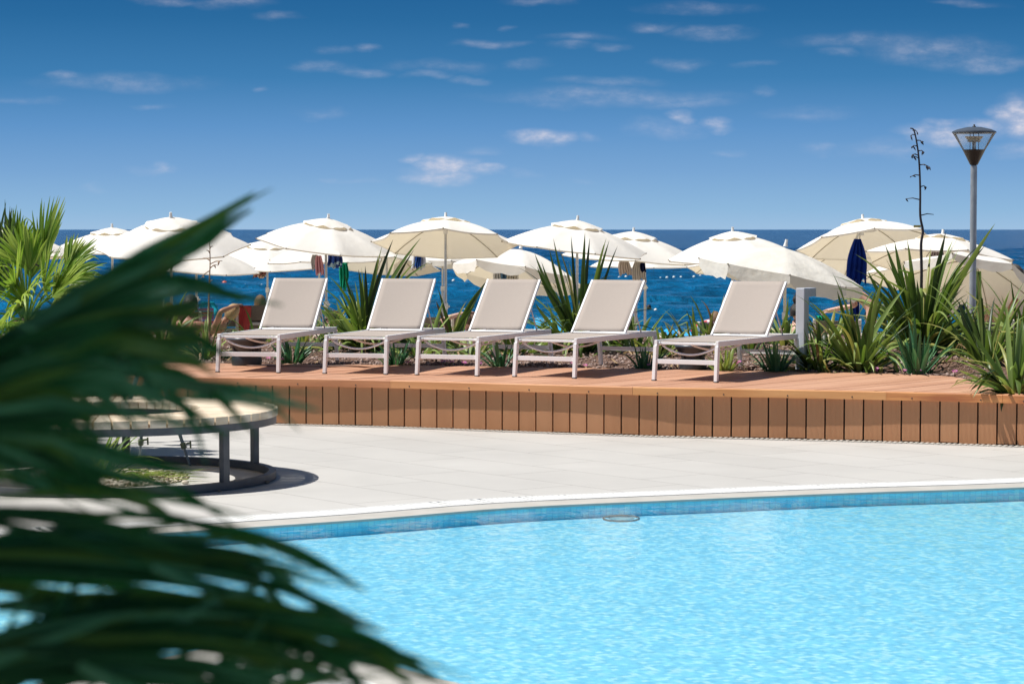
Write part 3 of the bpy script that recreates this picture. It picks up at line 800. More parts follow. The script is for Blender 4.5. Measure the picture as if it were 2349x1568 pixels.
speaker(566, 838, 1.15, 'black mushroom shaped garden speaker behind the leftmost lounger', 1)

# ================================================================ circular bench
CX, CY, RO, RI = -2.77, 16.42, 1.17, .64
bench = empty('circular_bench', (CX, CY, 0)); tag(bench, 'round pale timber slatted bench on a dark steel frame', 'bench')
M_slat = mat('bench_timber', (.80, .67, .50), (.62, .48, .34), 6, rough=.65, stretch=(1, 1, 5), detail=8, bump=.2, bscale=20)
M_slat2 = mat('bench_timber_greyed', (.84, .73, .58), (.66, .54, .40), 6, rough=.7, stretch=(1, 1, 5), detail=8, bump=.2, bscale=20)
M_steel = mat('bench_steel', (.11, .115, .125), (.075, .078, .087), 12, rough=.45, metal=.3, bump=.05)
mb = MB(); NB = 62
for i in range(NB):
    a = 2 * PI * i / NB; da = PI / NB
    def pp(r, s, z): 
        g = .005
        return Vector((math.cos(a) * r - math.sin(a) * s, math.sin(a) * r + math.cos(a) * s, z))
    wo = RO * math.tan(da) - .006; wi = RI * math.tan(da) - .003
    z0, z1 = .435, .485
    vs = [pp(RI, -wi, z0), pp(RO, -wo, z0), pp(RO, wo, z0), pp(RI, wi, z0), pp(RI, -wi, z1), pp(RO, -wo, z1), pp(RO, wo, z1), pp(RI, wi, z1)]
    mb.add(vs, [(3, 2, 1, 0), (4, 5, 6, 7), (0, 1, 5, 4), (1, 2, 6, 5), (2, 3, 7, 6), (3, 0, 4, 7)], i % 3 == 0)
mb.build('seat_slats', [M_slat, M_slat2], bench, bevel=.003)
def ring(mb, r0, r1, z0, z1, n=96):
    mb.lathe([(r0, z0), (r1, z0), (r1, z1), (r0, z1), (r0, z0)], n)
mb = MB(); ring(mb, RO - .035, RO - .008, .385, .433); ring(mb, RI + .01, RI + .035, .395, .433); mb.build('seat_frame', M_steel, bench, smooth=True, autos=30)
mb = MB(); ring(mb, RO - .06, RO - .012, .003, .055); mb.build('base_ring', M_steel, bench, smooth=True, autos=30)
for ang in (-38, 33, 92, 150, 205, 262, 318 - 18):
    if ang == 300: continue
    a = R(ang); mb = MB(); mb.box((math.cos(a) * (RO - .036), math.sin(a) * (RO - .036), .22), (.044, .055, .332), Matrix.Rotation(a, 3, 'Z')); mb.build('leg', M_steel, bench, bevel=.002)
# pebbled planting hole in the middle of the bench
mb = MB(); mb.lathe([(0, .006), (.5, .006), (.56, .004)], 40, (CX, CY, 0)); tag(mb.build('tree_pit', mat('tree_pit_soil', (.42, .36, .28), (.22, .18, .13), 20, rough=.95, bump=.8)), kind='structure')
mb = MB(); rng = random.Random(5)
M_peb = mat('pale_pebble', (.66, .60, .50), (.45, .40, .32), 20, rough=.8); M_peb2 = mat('brown_pebble', (.30, .22, .16), (.2, .15, .1), 20, rough=.8)
for _ in range(1300):
    r = .56 * math.sqrt(rng.random()); a = rng.random() * 2 * PI; s = rng.uniform(.008, .02)
    mb.ball((CX + r * math.cos(a), CY + r * math.sin(a), .006 + s * .4), (s, s * rng.uniform(.6, 1), s * .6), 6, 4, rng.choice((0, 0, 1)))
tag(mb.build('pit_pebbles', [M_peb, M_peb2], smooth=True), 'small pale pebbles filling the hole inside the round bench', 'pebbles', kind='stuff')
for (px, py, s, lab, mm) in ((612, 1109, .021, 'brown pebble lying under the seat edge right of the steel leg', M_peb2), (503, 1128, .013, 'small dark pebble left of the front bench leg', M_peb2), (425, 1110, .026, 'rounded pale pebble on the tiles under the bench', M_peb), (494, 1115, .011, 'tiny dark pebble in the shade under the bench', M_peb2)):
    c = at_z(px, py, 0); mb = MB(); mb.ball((0, 0, s * .5), (s, s * .8, s * .55), 10, 7); o = mb.build('pebble', mm, smooth=True); o.location = (c.x, c.y, 0.001); tag(o, lab, 'pebble', 'loose pebbles on the tiles under the bench')

# ---- photographer's tripod behind the bench
tp = empty('camera_tripod', (-2.62, 17.42, 0)); tag(tp, 'grey tripod with green locking clamps standing behind the round bench', 'tripod')
M_tp = mat('tripod_tube', (.20, .24, .27), (.15, .18, .2), 20, rough=.35, metal=.5); M_clamp = mat('tripod_clamp', (.16, .19, .11), (.11, .13, .08), 20, rough=.5)
for ft in ((.30, -.06), (-.12, .30), (-.26, -.22)):
    top = Vector((ft[0] * .12, ft[1] * .12, .80)); bot = Vector((ft[0], ft[1], .0)); mb = MB()
    m1 = top.lerp(bot, .62); m2 = top.lerp(bot, .82)
    mb.tube([top, m1], .016, 10); mb.tube([m1, m2], .0125, 10); mb.tube([m2, bot], .0095, 10); lg = mb.build('leg', M_tp, tp, smooth=True, autos=40)
    for q in (m1, m2):
        mb = MB(); dd = (bot - top).normalized(); mb.tube([q - dd * .022, q + dd * .022], .021, 10); mb.bar(q + Vector((.02, 0, .015)), q + Vector((.05, 0, .02)), .014, .014); mb.bar(q + Vector((.05, 0, .035)), q + Vector((.052, 0, -.02)), .012, .012); mb.build('clamp', M_clamp, lg, bevel=.002)
mb = MB(); mb.tube([(0, 0, .60), (0, 0, .98)], .014, 10); mb.tube([(0, 0, .78), (0, 0, .86)], .04, 12); mb.build('centre_column', M_tp, tp, smooth=True, autos=40)
mb = MB(); mb.box((0, 0, 1.0), (.06, .05, .05)); mb.bar((0, 0, 1.0), (-.16, -.05, .93), .014, .014); mb.build('head', M_clamp, tp, bevel=.004)
# ================================================================ beach umbrellas
UG = 'cream beach umbrellas on the beach behind the loungers'
def umbrella(px, py, D, Rr, fwd, roll, label, valance=0.0, poledx=0.0, old=False, drop=.29, rot=0.2, white_pole=False, vent=True):
    """px,py: top of the finial in the picture; D: distance; fwd: tilt toward the camera, roll: tilt to the right, degrees"""
    top = at_y(px, py, D); Rr *= 1.03
    root = empty('beach_umbrella', (top.x + poledx, D, BZ)); tag(root, label, 'beach umbrella', UG)
    H = top.z - BZ; hub = Vector((-poledx, 0, H - .09))
    rotm = Matrix.Rotation(R(roll), 3, 'Y') @ Matrix.Rotation(R(fwd), 3, 'X')
    def T(p): return hub + rotm @ (Vector(p))
    prof = lambda t: -drop * Rr * (0.30 * t + .70 * t ** 1.9) * 1.12
    cm = M_canvas_old if old else M_canvas
    nr, ns = 10, 6; vs = []; fs = []
    rnd = random.Random(int(px * 7 + py))
    ribs = [(math.cos(rot + 2 * PI * k / 8), math.sin(rot + 2 * PI * k / 8)) for k in range(8)]
    rdz = [rnd.uniform(-.035, .02) * Rr for _ in range(8)]
    ph = [rnd.uniform(.6, 1.3) for _ in range(8)]
    def cp(k, f, t):
        a = ribs[k % 8]; b = ribs[(k + 1) % 8]
        za = prof(t) + rdz[k % 8] * t * t; zb = prof(t) + rdz[(k + 1) % 8] * t * t
        x = a[0] * (1 - f) + b[0] * f; y = a[1] * (1 - f) + b[1] * f; z = za * (1 - f) + zb * f
        pull = 1 - .045 * math.sin(PI * f) * t * t * ph[k % 8]
        return Vector((x * t * Rr * pull, y * t * Rr * pull, z - .018 * math.sin(PI * f) * t * Rr * (1 - t * .4) * ph[k % 8]))
    n = 8 * ns
    for j in range(nr + 1):
        t = j / nr
        for k in range(8):
            for q in range(ns): vs.append(T(cp(k, q / ns, t)))
    for j in range(nr):
        for i in range(n): fs.append((j * n + i, (j + 1) * n + i, (j + 1) * n + (i + 1) % n, j * n + (i + 1) % n))
    # hem
    vl = valance if valance else .02
    b0 = len(vs)
    for k in range(8):
        for q in range(ns):
            p = cp(k, q / ns, 1.0); fl = .012 * math.sin(q * 2.2 + k) if valance else 0
            sc = 1.0 + fl
            wz = T((p.x * sc, p.y * sc, p.z)) ; cut = .45 * (1 - min(1, 3.2 * math.sin(PI * q / ns))) if valance else 0
            vs.append(wz + Vector((0, 0, -vl * (1 - cut) * (1 + .08 * math.sin(q * 3 + k * 2)))) if valance else T((p.x * .99, p.y * .99, p.z - vl)))
    for i in range(n): fs.append((nr * n + i, b0 + i, b0 + (i + 1) % n, nr * n + (i + 1) % n))
    mb = MB(); mb.add(vs, fs); o = mb.build('canopy', cm, root, smooth=True, autos=35)
    # vent cap with scalloped ruffled edge
    if vent:
        vs = []; fs = []; rv = .345; n2 = 48
        for j in range(5):
            t = j / 4
            for i in range(n2):
                a = rot + 2 * PI * i / n2; r_ = rv * t * Rr; sc = abs(math.sin(4 * (a - rot)))
                z = prof(rv * t) + .045 * Rr - .01 * t + (.026 * Rr * (sc - .6) * t ** 5 - .02 * t * t * Rr)
                if t == 1: z += .008 * math.sin(a * 13 + px)
                vs.append(T((r_ * math.cos(a), r_ * math.sin(a), z)))
        for j in range(4):
            for i in range(n2): fs.append((j * n2 + i, (j + 1) * n2 + i, (j + 1) * n2 + (i + 1) % n2, j * n2 + (i + 1) % n2))
        mb = MB(); mb.add(vs, fs); mb.build('vent_cap', cm, root, smooth=True)
    mb = MB()
    # finial follows the tilt
    mb.tube([T((0, 0, .02)), T((0, 0, .075)), T((0, 0, .115))], [.032, .020, .019], 10); mb.build('finial', M_plastic, root, smooth=True, autos=40)
    for k in range(8):
        mb = MB(); pts = [T(cp(k, 0, t) + Vector((0, 0, -.010))) for t in (.05, .3, .55, .8, 1.0)]
        mb.tube(pts, .006, 5); mb.ball(T(cp(k, 0, 1.0) + Vector((0, 0, -.004))), .012, 6, 4); mb.build('rib', M_rib, root)
    mb = MB(); pm = M_polew if white_pole else M_pole
    mb.tube([(0, 0, -.02), (0, 0, .95)], .027, 12)
    mb.tube([(0, 0, .9), (0, 0, H - .34), hub + Vector((0, 0, -.02))], .020, 12)
    mb.build('pole', pm, root, smooth=True, autos=40)
    mb = MB(); mb.tube([(0, 0, .93), (0, 0, 1.02)], .036, 10); mb.ball((.045, 0, .97), .018, 8, 5); mb.build('height_clamp', M_plastic, root, smooth=True)
    mb = MB(); h2 = hub + Vector((poledx * .2, 0, -.20)); mb.tube([h2, h2 + Vector((0, 0, .12))], .034, 10); mb.build('runner', M_plastic, root, smooth=True)
    return root
U = umbrella
U(392, 491, 32.5, 1.02, 12, 0, 'big front umbrella at the left with its cap crossed by a blurred dark palm leaf', rot=.05)
U(752, 494, 36.5, 1.03, 5, 7, 'umbrella above the leftmost lounger with a pink and white cloth under it', poledx=-.03, rot=.3)
U(1022, 491, 35.5, 1.05, -12, 1, 'umbrella leaning back and showing its tan underside between two loungers', rot=-PI / 2 + PI / 8 - PI / 8)
U(1324, 498, 35.5, 1.07, 2, 6, 'umbrella rising behind the tall flax near the middle of the picture', rot=.25)
U(1453, 525, 40, 1.13, 3, 3, 'umbrella half hidden right of the middle with pale shirts hung on its pole', poledx=.04, rot=.0)
U(1681, 524, 38.5, 1.08, 3, -3, 'umbrella standing alone against open sea right of the middle', rot=.35)
U(1801, 553, 31.5, 1.05, 1, 10, 'sagging umbrella with a deep hanging valance above the rightmost lounger', valance=.19, old=True, drop=.26, rot=-PI / 2, white_pole=True, vent=False)
U(1980, 495, 36, 1.0, -14, -4, 'umbrella tipped back over the dark blue scarf on its pole', rot=-PI / 2, poledx=-.1)
U(2162, 530, 34, 1.06, -11, 6, 'umbrella just left of the lamp post with a mauve shirt hanging from it', rot=-PI / 2 + .15, poledx=.0)
U(2235, 577, 31, .95, -20, 12, 'lowest umbrella beside the lamp post with a white ruffled valance', valance=.12, rot=-PI / 2 + .3, vent=False, drop=.3)
U(1194, 560, 40, 1.05, -10, 8, 'umbrella with a drooping valance and blue jeans below it', valance=.16, rot=-PI / 2 + .1, vent=False, drop=.34, poledx=-.05)
U(613, 546, 45, 1.10, 8, 1, 'smaller umbrella between the two left front ones with a patterned scarf under it', rot=.15)
U(450, 552, 39, 1.05, 2, 3, 'umbrella tucked under the right side of the big left umbrella', rot=.6)
U(745, 540, 42, 1.02, 1, -1, 'umbrella directly behind the one over the leftmost lounger, only its lower rim showing', rot=.45, poledx=-.1)
U(887, 556, 45, 1.02, -10, 4, 'far umbrella behind the flax between the two left umbrellas', rot=-PI / 2 + .2, old=True)
U(257, 516, 42, 1.06, 2, 0, 'pale umbrella left of the big front one, behind the sunlit palm tips', rot=.2)
U(47, 526, 41, 1.06, -2, 2, 'umbrella seen through the upright palm blades near the left border', rot=.1)
U(-12, 516, 39, 1.0, 0, 0, 'umbrella cut off by the left border of the picture', rot=.3)
U(1015, 548, 46, 1.02, -2, 3, 'far umbrella peeping out below the tan underside of the third front umbrella', rot=.2, valance=.10, vent=False)
U(1480, 555, 47, 1.05, 2, 0, 'far umbrella whose tip shows between two others over open sea', rot=.1)
U(1700, 560, 45, 1.0, -8, -1, 'far umbrella showing a cream underside below the lone one over open sea', rot=-PI / 2 + .1)
U(1970, 548, 42, 1.03, -12, 1, 'umbrella directly behind the one with the blue scarf, only its underside showing', rot=-PI / 2 + .1)
U(2120, 572, 38, 1.0, -12, 0, 'low umbrella whose underside fills the gap behind the big flax and lamp post', rot=-PI / 2 + .3, vent=False)

# ================================================================ hanging cloths
def cloth(name, label, cat, corners, D, c1, c2=None, folds=5, pinch=.55, seed=0, group=None, stripes=None, amp=.035, taper_bottom=1.0, transl=.25):
    """corners: left px, top py, right px, bottom py"""
    x0, y0, x1, y1 = corners; a = at_y(x0, y0, D); b = at_y(x1, y1, D); w = b.x - a.x; h = a.z - b.z
    rnd = random.Random(seed + int(x0)); nx, ny = 22, 14; vs = []; fs = []
    ph = rnd.uniform(0, 6)
    for j in range(ny + 1):
        t = j / ny; ww = pinch + (1 - pinch) * math.sin(min(1, t * 1.6) * PI / 2)
        for i in range(nx + 1):
            u = i / nx - .5
            hem = 1 + .07 * math.sin(u * 9 + ph) + .05 * math.sin(u * 23 + ph * 2)
            vs.append((u * w * ww * (1 - (1 - taper_bottom) * t) + .02 * math.sin(t * 3 + ph) * t, amp * math.sin(u * folds * 2 * PI + ph + t * 1.2) * (1.2 - .4 * t) + .02 * math.sin(t * 4), -h * t * hem))
    for j in range(ny):
        for i in range(nx): k = j * (nx + 1) + i; fs.append((k, k + 1, k + nx + 2, k + nx + 1))
    if stripes: m = stripes
    else: m = mat('cloth_' + name + str(seed), c1, c2, 6, rough=.9, transl=transl, bump=.1, spec=.1)
    mb = MB(); mb.add(vs, fs); o = mb.build(name, m, smooth=True); s = o.modifiers.new('solid', 'SOLIDIFY'); s.thickness = .006
    o.location = ((a.x + b.x) / 2, D, a.z); tag(o, label, cat, group); return o
CG = 'clothes and towels hung under the umbrellas'
def pattern_mat(name, ca, cb, scale, thr=.5, dir='X', cc=None):
    m, nt, p = newmat(name); L = nt.links.new
    tc = nt.nodes.new('ShaderNodeTexCoord'); vo = nt.nodes.new('ShaderNodeTexVoronoi'); vo.inputs['Scale'].default_value = scale
    L(tc.outputs['Object'], vo.inputs['Vector']); rp = nt.nodes.new('ShaderNodeValToRGB'); rp.color_ramp.interpolation = 'CONSTANT'
    sp = nt.nodes.new('ShaderNodeSeparateColor'); L(vo.outputs['Color'], sp.inputs[0]); L(sp.outputs[0], rp.inputs[0])
    rp.color_ramp.elements[0].color = (*ca, 1); rp.color_ramp.elements[1].position = thr; rp.color_ramp.elements[1].color = (*cb, 1)
    if cc: e = rp.color_ramp.elements.new(.8); e.color = (*cc, 1)
    L(rp.outputs[0], p.inputs['Base Color']); p.inputs['Roughness'].default_value = .9
    return m
def stripe_mat(name, cols, period, axis='Z'):
    m, nt, p = newmat(name); L = nt.links.new
    tc = nt.nodes.new('ShaderNodeTexCoord'); sp = nt.nodes.new('ShaderNodeSeparateXYZ'); L(tc.outputs['Object'], sp.inputs[0])
    mu = nt.nodes.new('ShaderNodeMath'); mu.operation = 'MULTIPLY'; mu.inputs[1].default_value = 1 / period; L(sp.outputs['XYZ'.index(axis)], mu.inputs[0])
    fr = nt.nodes.new('ShaderNodeMath'); fr.operation = 'FRACT'; L(mu.outputs[0], fr.inputs[0]); rp = nt.nodes.new('ShaderNodeValToRGB'); rp.color_ramp.interpolation = 'CONSTANT'
    while len(rp.color_ramp.elements) < len(cols): rp.color_ramp.elements.new(.5)
    for i, (e, c) in enumerate(zip(rp.color_ramp.elements, cols)): e.position = i / len(cols); e.color = (*c, 1)
    L(fr.outputs[0], rp.inputs[0]); L(rp.outputs[0], p.inputs['Base Color']); p.inputs['Roughness'].default_value = .9
    return m
cloth('towel', 'white towel hanging left of the umbrella pole above the leftmost lounger', 'towel', (713, 584, 731, 618), 36.3, (.72, .70, .70), seed=1, group=CG)
cloth('towel', 'pink towel hanging beside the white one at the same pole', 'towel', (722, 586, 741, 628), 36.1, (.75, .38, .42), seed=2, group=CG, folds=3)
cloth('swim_shorts', 'navy blue patterned swim shorts hung right of the second umbrella pole', 'shorts', (751, 585, 786, 614), 36.2, None, seed=3, group=CG, folds=3, pinch=.9, stripes=pattern_mat('navy_print', (.012, .04, .20), (.02, .07, .32), 14, .7, cc=(.35, .5, .6)))
cloth('dress', 'emerald green garment hanging behind the flax beside the leftmost lounger', 'garment', (774, 602, 803, 664), 38, (.02, .42, .24), seed=4, group=CG, folds=3, taper_bottom=.5)
cloth('scarf', 'brown and maroon patterned scarf bundled under the smaller left umbrella', 'scarf', (580, 611, 610, 637), 44.8, None, seed=5, group=CG, folds=5, stripes=pattern_mat('maroon_print', (.22, .06, .05), (.06, .03, .03), 22, .5, cc=(.6, .45, .35)))
cloth('towel', 'beige towel folded next to the maroon patterned scarf', 'towel', (604, 609, 623, 622), 44.6, (.68, .62, .52), seed=6, group=CG)
cloth('towel', 'dark blue towel hanging behind the flax left of the third umbrella pole', 'towel', (953, 572, 967, 614), 40, (.03, .10, .36), seed=7, group=CG, folds=3)
cloth('shirt', 'white shirt beside the dark blue towel near the third umbrella pole', 'shirt', (944, 574, 975, 618), 40.3, (.68, .68, .72), seed=8, group=CG, folds=4)
cloth('jeans', 'faded blue jeans hanging above the middle lounger', 'jeans', (1149, 609, 1172, 648), 39.4, (.10, .20, .32), (.06, .14, .24), seed=9, group=CG, folds=3)
cloth('shirt', 'cream shirt hanging right of the faded jeans', 'shirt', (1165, 610, 1188, 650), 39.2, (.66, .62, .54), seed=10, group=CG, folds=4)
cloth('towel', 'white towel hanging left of the faded jeans', 'towel', (1132, 612, 1151, 650), 39.5, (.70, .70, .70), seed=11, group=CG, folds=3)
cloth('shirt', 'pale pink shirt left of the pole behind the fourth lounger', 'shirt', (1418, 594, 1447, 629), 39.6, (.72, .63, .58), seed=12, group=CG)
cloth('shirt', 'ruffled off-white blouse right of the pole behind the fourth lounger', 'blouse', (1450, 596, 1482, 644), 39.5, (.74, .69, .64), seed=13, group=CG, folds=6)
cloth('bikini', 'small navy swim top over the off-white blouse', 'swimwear', (1469, 599, 1482, 623), 39.3, (.01, .015, .06), seed=14, group=CG, folds=2)
cloth('scarf', 'long deep blue sheer scarf tied high on an umbrella pole', 'scarf', (1945, 548, 1990, 650), 35.7, (.012, .05, .36), (.008, .03, .22), seed=15, group=CG, folds=4, pinch=.3, transl=.45)
cloth('towel', 'dark blue towel hanging down below the sheer blue scarf', 'towel', (1952, 640, 1972, 752), 35.6, (.012, .04, .26), seed=16, group=CG, folds=2)
cloth('shirt', 'mauve grey shirt hanging behind the big flax', 'shirt', (2130, 571, 2168, 632), 33.6, (.52, .45, .46), (.42, .36, .38), seed=17, group=CG, folds=5, pinch=.6)
cloth('towel', 'long light green towel hanging right behind the lamp post', 'towel', (2236, 622, 2251, 714), 30.6, (.24, .42, .14), seed=18, group=CG, folds=2, pinch=.9)
cloth('bag', 'dark blue cloth bag hanging low left of the lamp post', 'bag', (2197, 698, 2222, 740), 31, (.02, .05, .16), seed=19, group=CG, folds=2, pinch=.7)

# ================================================================ lamp post
lp = at_y(2232, 600, 27.2); lroot = empty('lamp_post', (lp.x, 27.2, .42)); tag(lroot, 'galvanised lamp post with a clear cone shaped lantern under a dark lid', 'lamp post')
topz = at_y(2236, 291, 27.2).z - .42; s_ = 27.2 / F
M_galv = mat('galvanised_steel', (.50, .53, .55), (.36, .39, .42), 14, rough=.45, metal=.55, stretch=(1, 1, .5), contrast=(.35, .65), detail=8)
M_lampd = mat('lamp_dark_paint', (.045, .036, .03), (.035, .03, .025), 10, rough=.4); M_lid = mat('lamp_lid_paint', (.08, .10, .13), (.06, .075, .1), 10, rough=.35)
zc = topz - (380 - 291) * s_ ; 
mb = MB(); mb.tube([(0, 0, 0), (0, 0, zc)], .037, 20); mb.build('pole', M_galv, lroot, smooth=True, autos=40)
mb = MB(); mb.tube([(0, 0, zc), (0, 0, zc + .055)], .031, 16); mb.build('neck', M_lid, lroot, smooth=True, autos=40)
zk = zc + .01; cone_h = (380 - 344) * s_ * 1.0; zg = topz - (344 - 291) * s_; zl = topz - (306 - 291) * s_
mb = MB(); mb.lathe([(.0, zk - .0), (.042, zk), (.125, zg), (.13, zg + .004), (0, zg + .004)], 40); mb.build('lower_cone', M_lampd, lroot, smooth=True, autos=30)
mb = MB(); mb.lathe([(.128, zg + .006), (.236, zl)], 48); mb.build('glass_cone', glassmat('lantern_glass', (.96, .98, .98), .10), lroot, smooth=True)
mb = MB(); mb.lathe([(.0, zl + .0), (.238, zl), (.246, zl + .006), (.246, zl + .02), (.19, zl + .045), (.08, zl + .07), (.0, zl + .072)], 48); mb.build('lid', M_lid, lroot, smooth=True, autos=40)
mb = MB(); mb.tube([(0, 0, zl + .07), (0, 0, zl + .082)], .02, 10); mb.ball((0, 0, zl + .092), .011, 8, 6); mb.build('lid_knob', M_lampd, lroot, smooth=True)
M_lum = mat('lamp_reflector', (.62, .54, .38), (.55, .47, .33), 20, rough=.4)
mb = MB(); mb.lathe([(.105, zl - .035), (.075, zl - .072), (.055, zl - .075), (0, zl - .075)], 32); mb.lathe([(.07, zl - .095), (.078, zl - .085), (.05, zl - .065)], 32); mb.build('reflector', M_lum, lroot, smooth=True)
mb = MB(); mb.tube([(0, 0, zg), (0, 0, zl - .09)], .022, 12); mb.build('lamp_socket', M_plastic, lroot, smooth=True)
for a in (0.2, 2.3, 4.4):
    mb = MB(); mb.tube([(.055 * math.cos(a), .055 * math.sin(a), zg), (.055 * math.cos(a), .055 * math.sin(a), zl)], .004, 6); mb.build('rod', M_lampd, lroot)

# ================================================================ buoys on the sea
M_red = mat('red_float', (.62, .11, .05), (.5, .08, .04), 5, rough=.4)
BG = 'white floats of the swimming line'
n_ = 0; ORD = 'first second third fourth fifth sixth seventh eighth ninth tenth eleventh twelfth thirteenth fourteenth fifteenth sixteenth seventeenth eighteenth nineteenth twentieth'.split()
def buoy(px, py, r, m, label, group):
    c = at_z(px, py, SEA_Z + r * .5); mb = MB(); mb.ball((0, 0, 0), (r, r, r * .92), 14, 10); mb.tube([(0, 0, r * .8), (0, 0, r * 1.12)], r * .12, 8); mb.lathe([(r * .99, -.02 * r), (r * 1.04, 0), (r * .99, .02 * r)], 14)
    o = mb.build('buoy', m, smooth=True); o.location = c; tag(o, label, 'buoy', group)
buoy(515, 650, .17, M_red, 'large orange red buoy among the floats at the left', 'large red buoys'); buoy(1637, 630, .15, M_red, 'large orange red buoy at the right end of the float line', 'large red buoys')
for bi, (x, y, r) in enumerate(sorted(((464, 651, .09), (502, 654, .09), (528, 654, .10), (563, 654, .09), (600, 654, .07), (623, 656, .08), (1010, 648, .08), (1040, 644, .10), (1070, 643, .10), (1436, 635, .10), (1420, 636, .07), (1515, 637, .06), (1530, 637, .10), (1546, 636, .10), (1562, 636, .09), (1592, 635, .10), (1606, 633, .10), (1620, 632, .09), (1504, 711, .07)))):
    buoy(x, y, r, M_plastic, 'lone small white float near the swimmer' if x == 1504 else 'small white float on the sea, ' + ORD[bi] + ' of the white floats from the left', BG)
# ================================================================ plants
def leafmat(name, c1, c2, tr=.25, tcol=None, rough=.42, spec=.45): return mat(name, c1, c2, 7, rough=rough, transl=tr, tcol=tcol, stretch=(1, 1, .4), spec=spec, bump=.1, bscale=30)
FL = [leafmat('flax_green', (.13, .20, .04), (.07, .125, .028), .3, (.16, .28, .03)), leafmat('flax_light', (.33, .42, .13), (.20, .30, .07), .3, (.28, .38, .06)),
      leafmat('flax_yellow', (.42, .38, .12), (.2, .26, .06), .3, (.4, .4, .08)), leafmat('flax_dry', (.40, .28, .14), (.25, .15, .07), .2), leafmat('flax_dark', (.028, .06, .018), (.016, .035, .01), .2, (.06, .12, .02))]
YU = [leafmat('yucca_green', (.06, .19, .085), (.035, .12, .055), .22, (.08, .26, .08)), leafmat('yucca_pale', (.15, .31, .15), (.08, .20, .09), .22, (.12, .32, .12))]
def blade_path(rnd, base, az, elev, L_, curve, n=9, kink=None):
    pts = [Vector(base)]; e = elev; step = L_ / n; az_ = az
    for i in range(n):
        t = (i + 1) / n
        e_ = elev - curve * t ** 1.8
        if kink and t > kink[0]: e_ -= kink[1]
        d_ = Vector((math.cos(az_) * math.cos(e_), math.sin(az_) * math.cos(e_), math.sin(e_)))
        pts.append(pts[-1] + d_ * step); az_ += rnd.uniform(-.04, .04)
    return pts
def flax(px, py, D, h, n, label, seed, spread=1.0, cat='flax plant', mats=None, wid=.045, weights=(4, 5, 1.4, .9, 3), name='flax_plant', special=None, basez=None, group='sword leaved plants in the bed behind the deck', stiff=0.0):
    rnd = random.Random(seed)
    if D is None: c = at_z(px, py, SOILZ + .03)
    else: c = at_y(px, 700, D)
    bz = soil_z(c.x, c.y) if basez is None else basez
    mats = mats or FL; mb = MB(); idx = list(range(len(mats))); w_ = weights[:len(mats)]
    for i in range(int(n * 1.3)):
        az = rnd.uniform(0, 2 * PI); r = rnd.uniform(.0, .09) * spread
        u = rnd.random() ** .85; elev = R(88 - u * 56 * spread * (1 - stiff * .3)) ; L_ = h * rnd.uniform(.5, 1.08) * (1 - .12 * u)
        curve = (rnd.uniform(.1, .5) + u * rnd.uniform(.2, 2.4)) * (1 - stiff)
        kink = (rnd.uniform(.5, .8), rnd.uniform(.9, 1.7)) if rnd.random() < .13 * (1 - stiff) else None
        mi = rnd.choices(idx, w_)[0]
        if mi == 3: curve += .8
        pts = blade_path(rnd, (r * math.cos(az), r * math.sin(az), -.02), az, elev, L_, curve, 10, kink)
        w = wid * rnd.uniform(.6, 1.15) * (0.55 if mi == 3 else 1)
        ws = [w * q for q in (.75, .85, .95, 1, 1, .97, .9, .78, .6, .36, .02)]
        sa = az + PI / 2 + rnd.uniform(-.9, .9)
        mb.blade(pts, ws, fold=rnd.uniform(.2, .6), mi=mi, side=(math.cos(sa), math.sin(sa), 0))
    for sp in (special or []):      # single leaves the photograph shows clearly: tip px,py, bend, width, material
        tpx, tpy, bend, w, mi = sp
        tip = at_y(tpx, tpy, c.y + rnd.uniform(-.15, .1)); tip = Vector((tip.x - c.x, tip.y - c.y, tip.z - bz))
        base = Vector((rnd.uniform(-.05, .05), rnd.uniform(-.05, .05), -.02)); mid = (base + tip) / 2 + Vector((-tip.x * bend, 0, abs(tip.x) * abs(bend) * .6 + tip.z * .05))
        pts = [(1 - t) ** 2 * base + 2 * t * (1 - t) * mid + t * t * tip for t in [i / 10 for i in range(11)]]
        ws = [w * q for q in (.7, .82, .92, 1, 1, .97, .9, .78, .6, .34, .01)]
        sa = rnd.uniform(-.7, .7); mb.blade(pts, ws, fold=rnd.uniform(.25, .5), mi=mi, side=(math.cos(sa), math.sin(sa), 0))
    o = mb.build(name, mats, smooth=True); o.location = (c.x, c.y, bz); tag(o, label, cat, group)
    return o
flax(835, 0, 25.0, 1.10, 84, 'large green and yellow flax clump behind and between the two leftmost loungers', 1, 1.05, special=[(902, 548, .1, .05, 4), (966, 545, .15, .055, 0), (915, 575, .1, .045, 0), (950, 572, .12, .05, 4), (868, 585, .05, .05, 0), (838, 610, -.1, .05, 4), (986, 600, .3, .045, 1), (790, 628, -.1, .05, 0), (772, 690, -.3, .045, 1), (805, 700, -.4, .05, 2)])
flax(1040, 0, 25.3, .62, 16, 'sparse arching flax behind the gap between second and middle loungers', 2, 1.3, special=[(1108, 655, .2, .045, 0), (1004, 660, .1, .04, 0), (1000, 690, -.3, .035, 3), (1120, 640, .15, .05, 4), (1070, 690, .4, .03, 2), (1020, 705, .3, .04, 0), (1090, 700, .2, .05, 0)])
flax(1335, 0, 24.8, 1.15, 84, 'tall upright flax clump between the middle and fourth loungers', 3, 1.0, special=[(1269, 545, -.1, .045, 0), (1310, 540, -.05, .04, 4), (1342, 532, .0, .05, 0), (1353, 545, 0, .045, 4), (1391, 545, .1, .05, 1), (1398, 550, .1, .05, 0), (1385, 560, .1, .045, 1), (1417, 563, .1, .035, 4), (1226, 580, -.25, .05, 1), (1242, 600, -.2, .045, 0), (1232, 610, -.3, .05, 0), (1228, 695, -.3, .055, 1), (1240, 740, -.4, .05, 0), (1260, 570, -.2, .045, 0)])
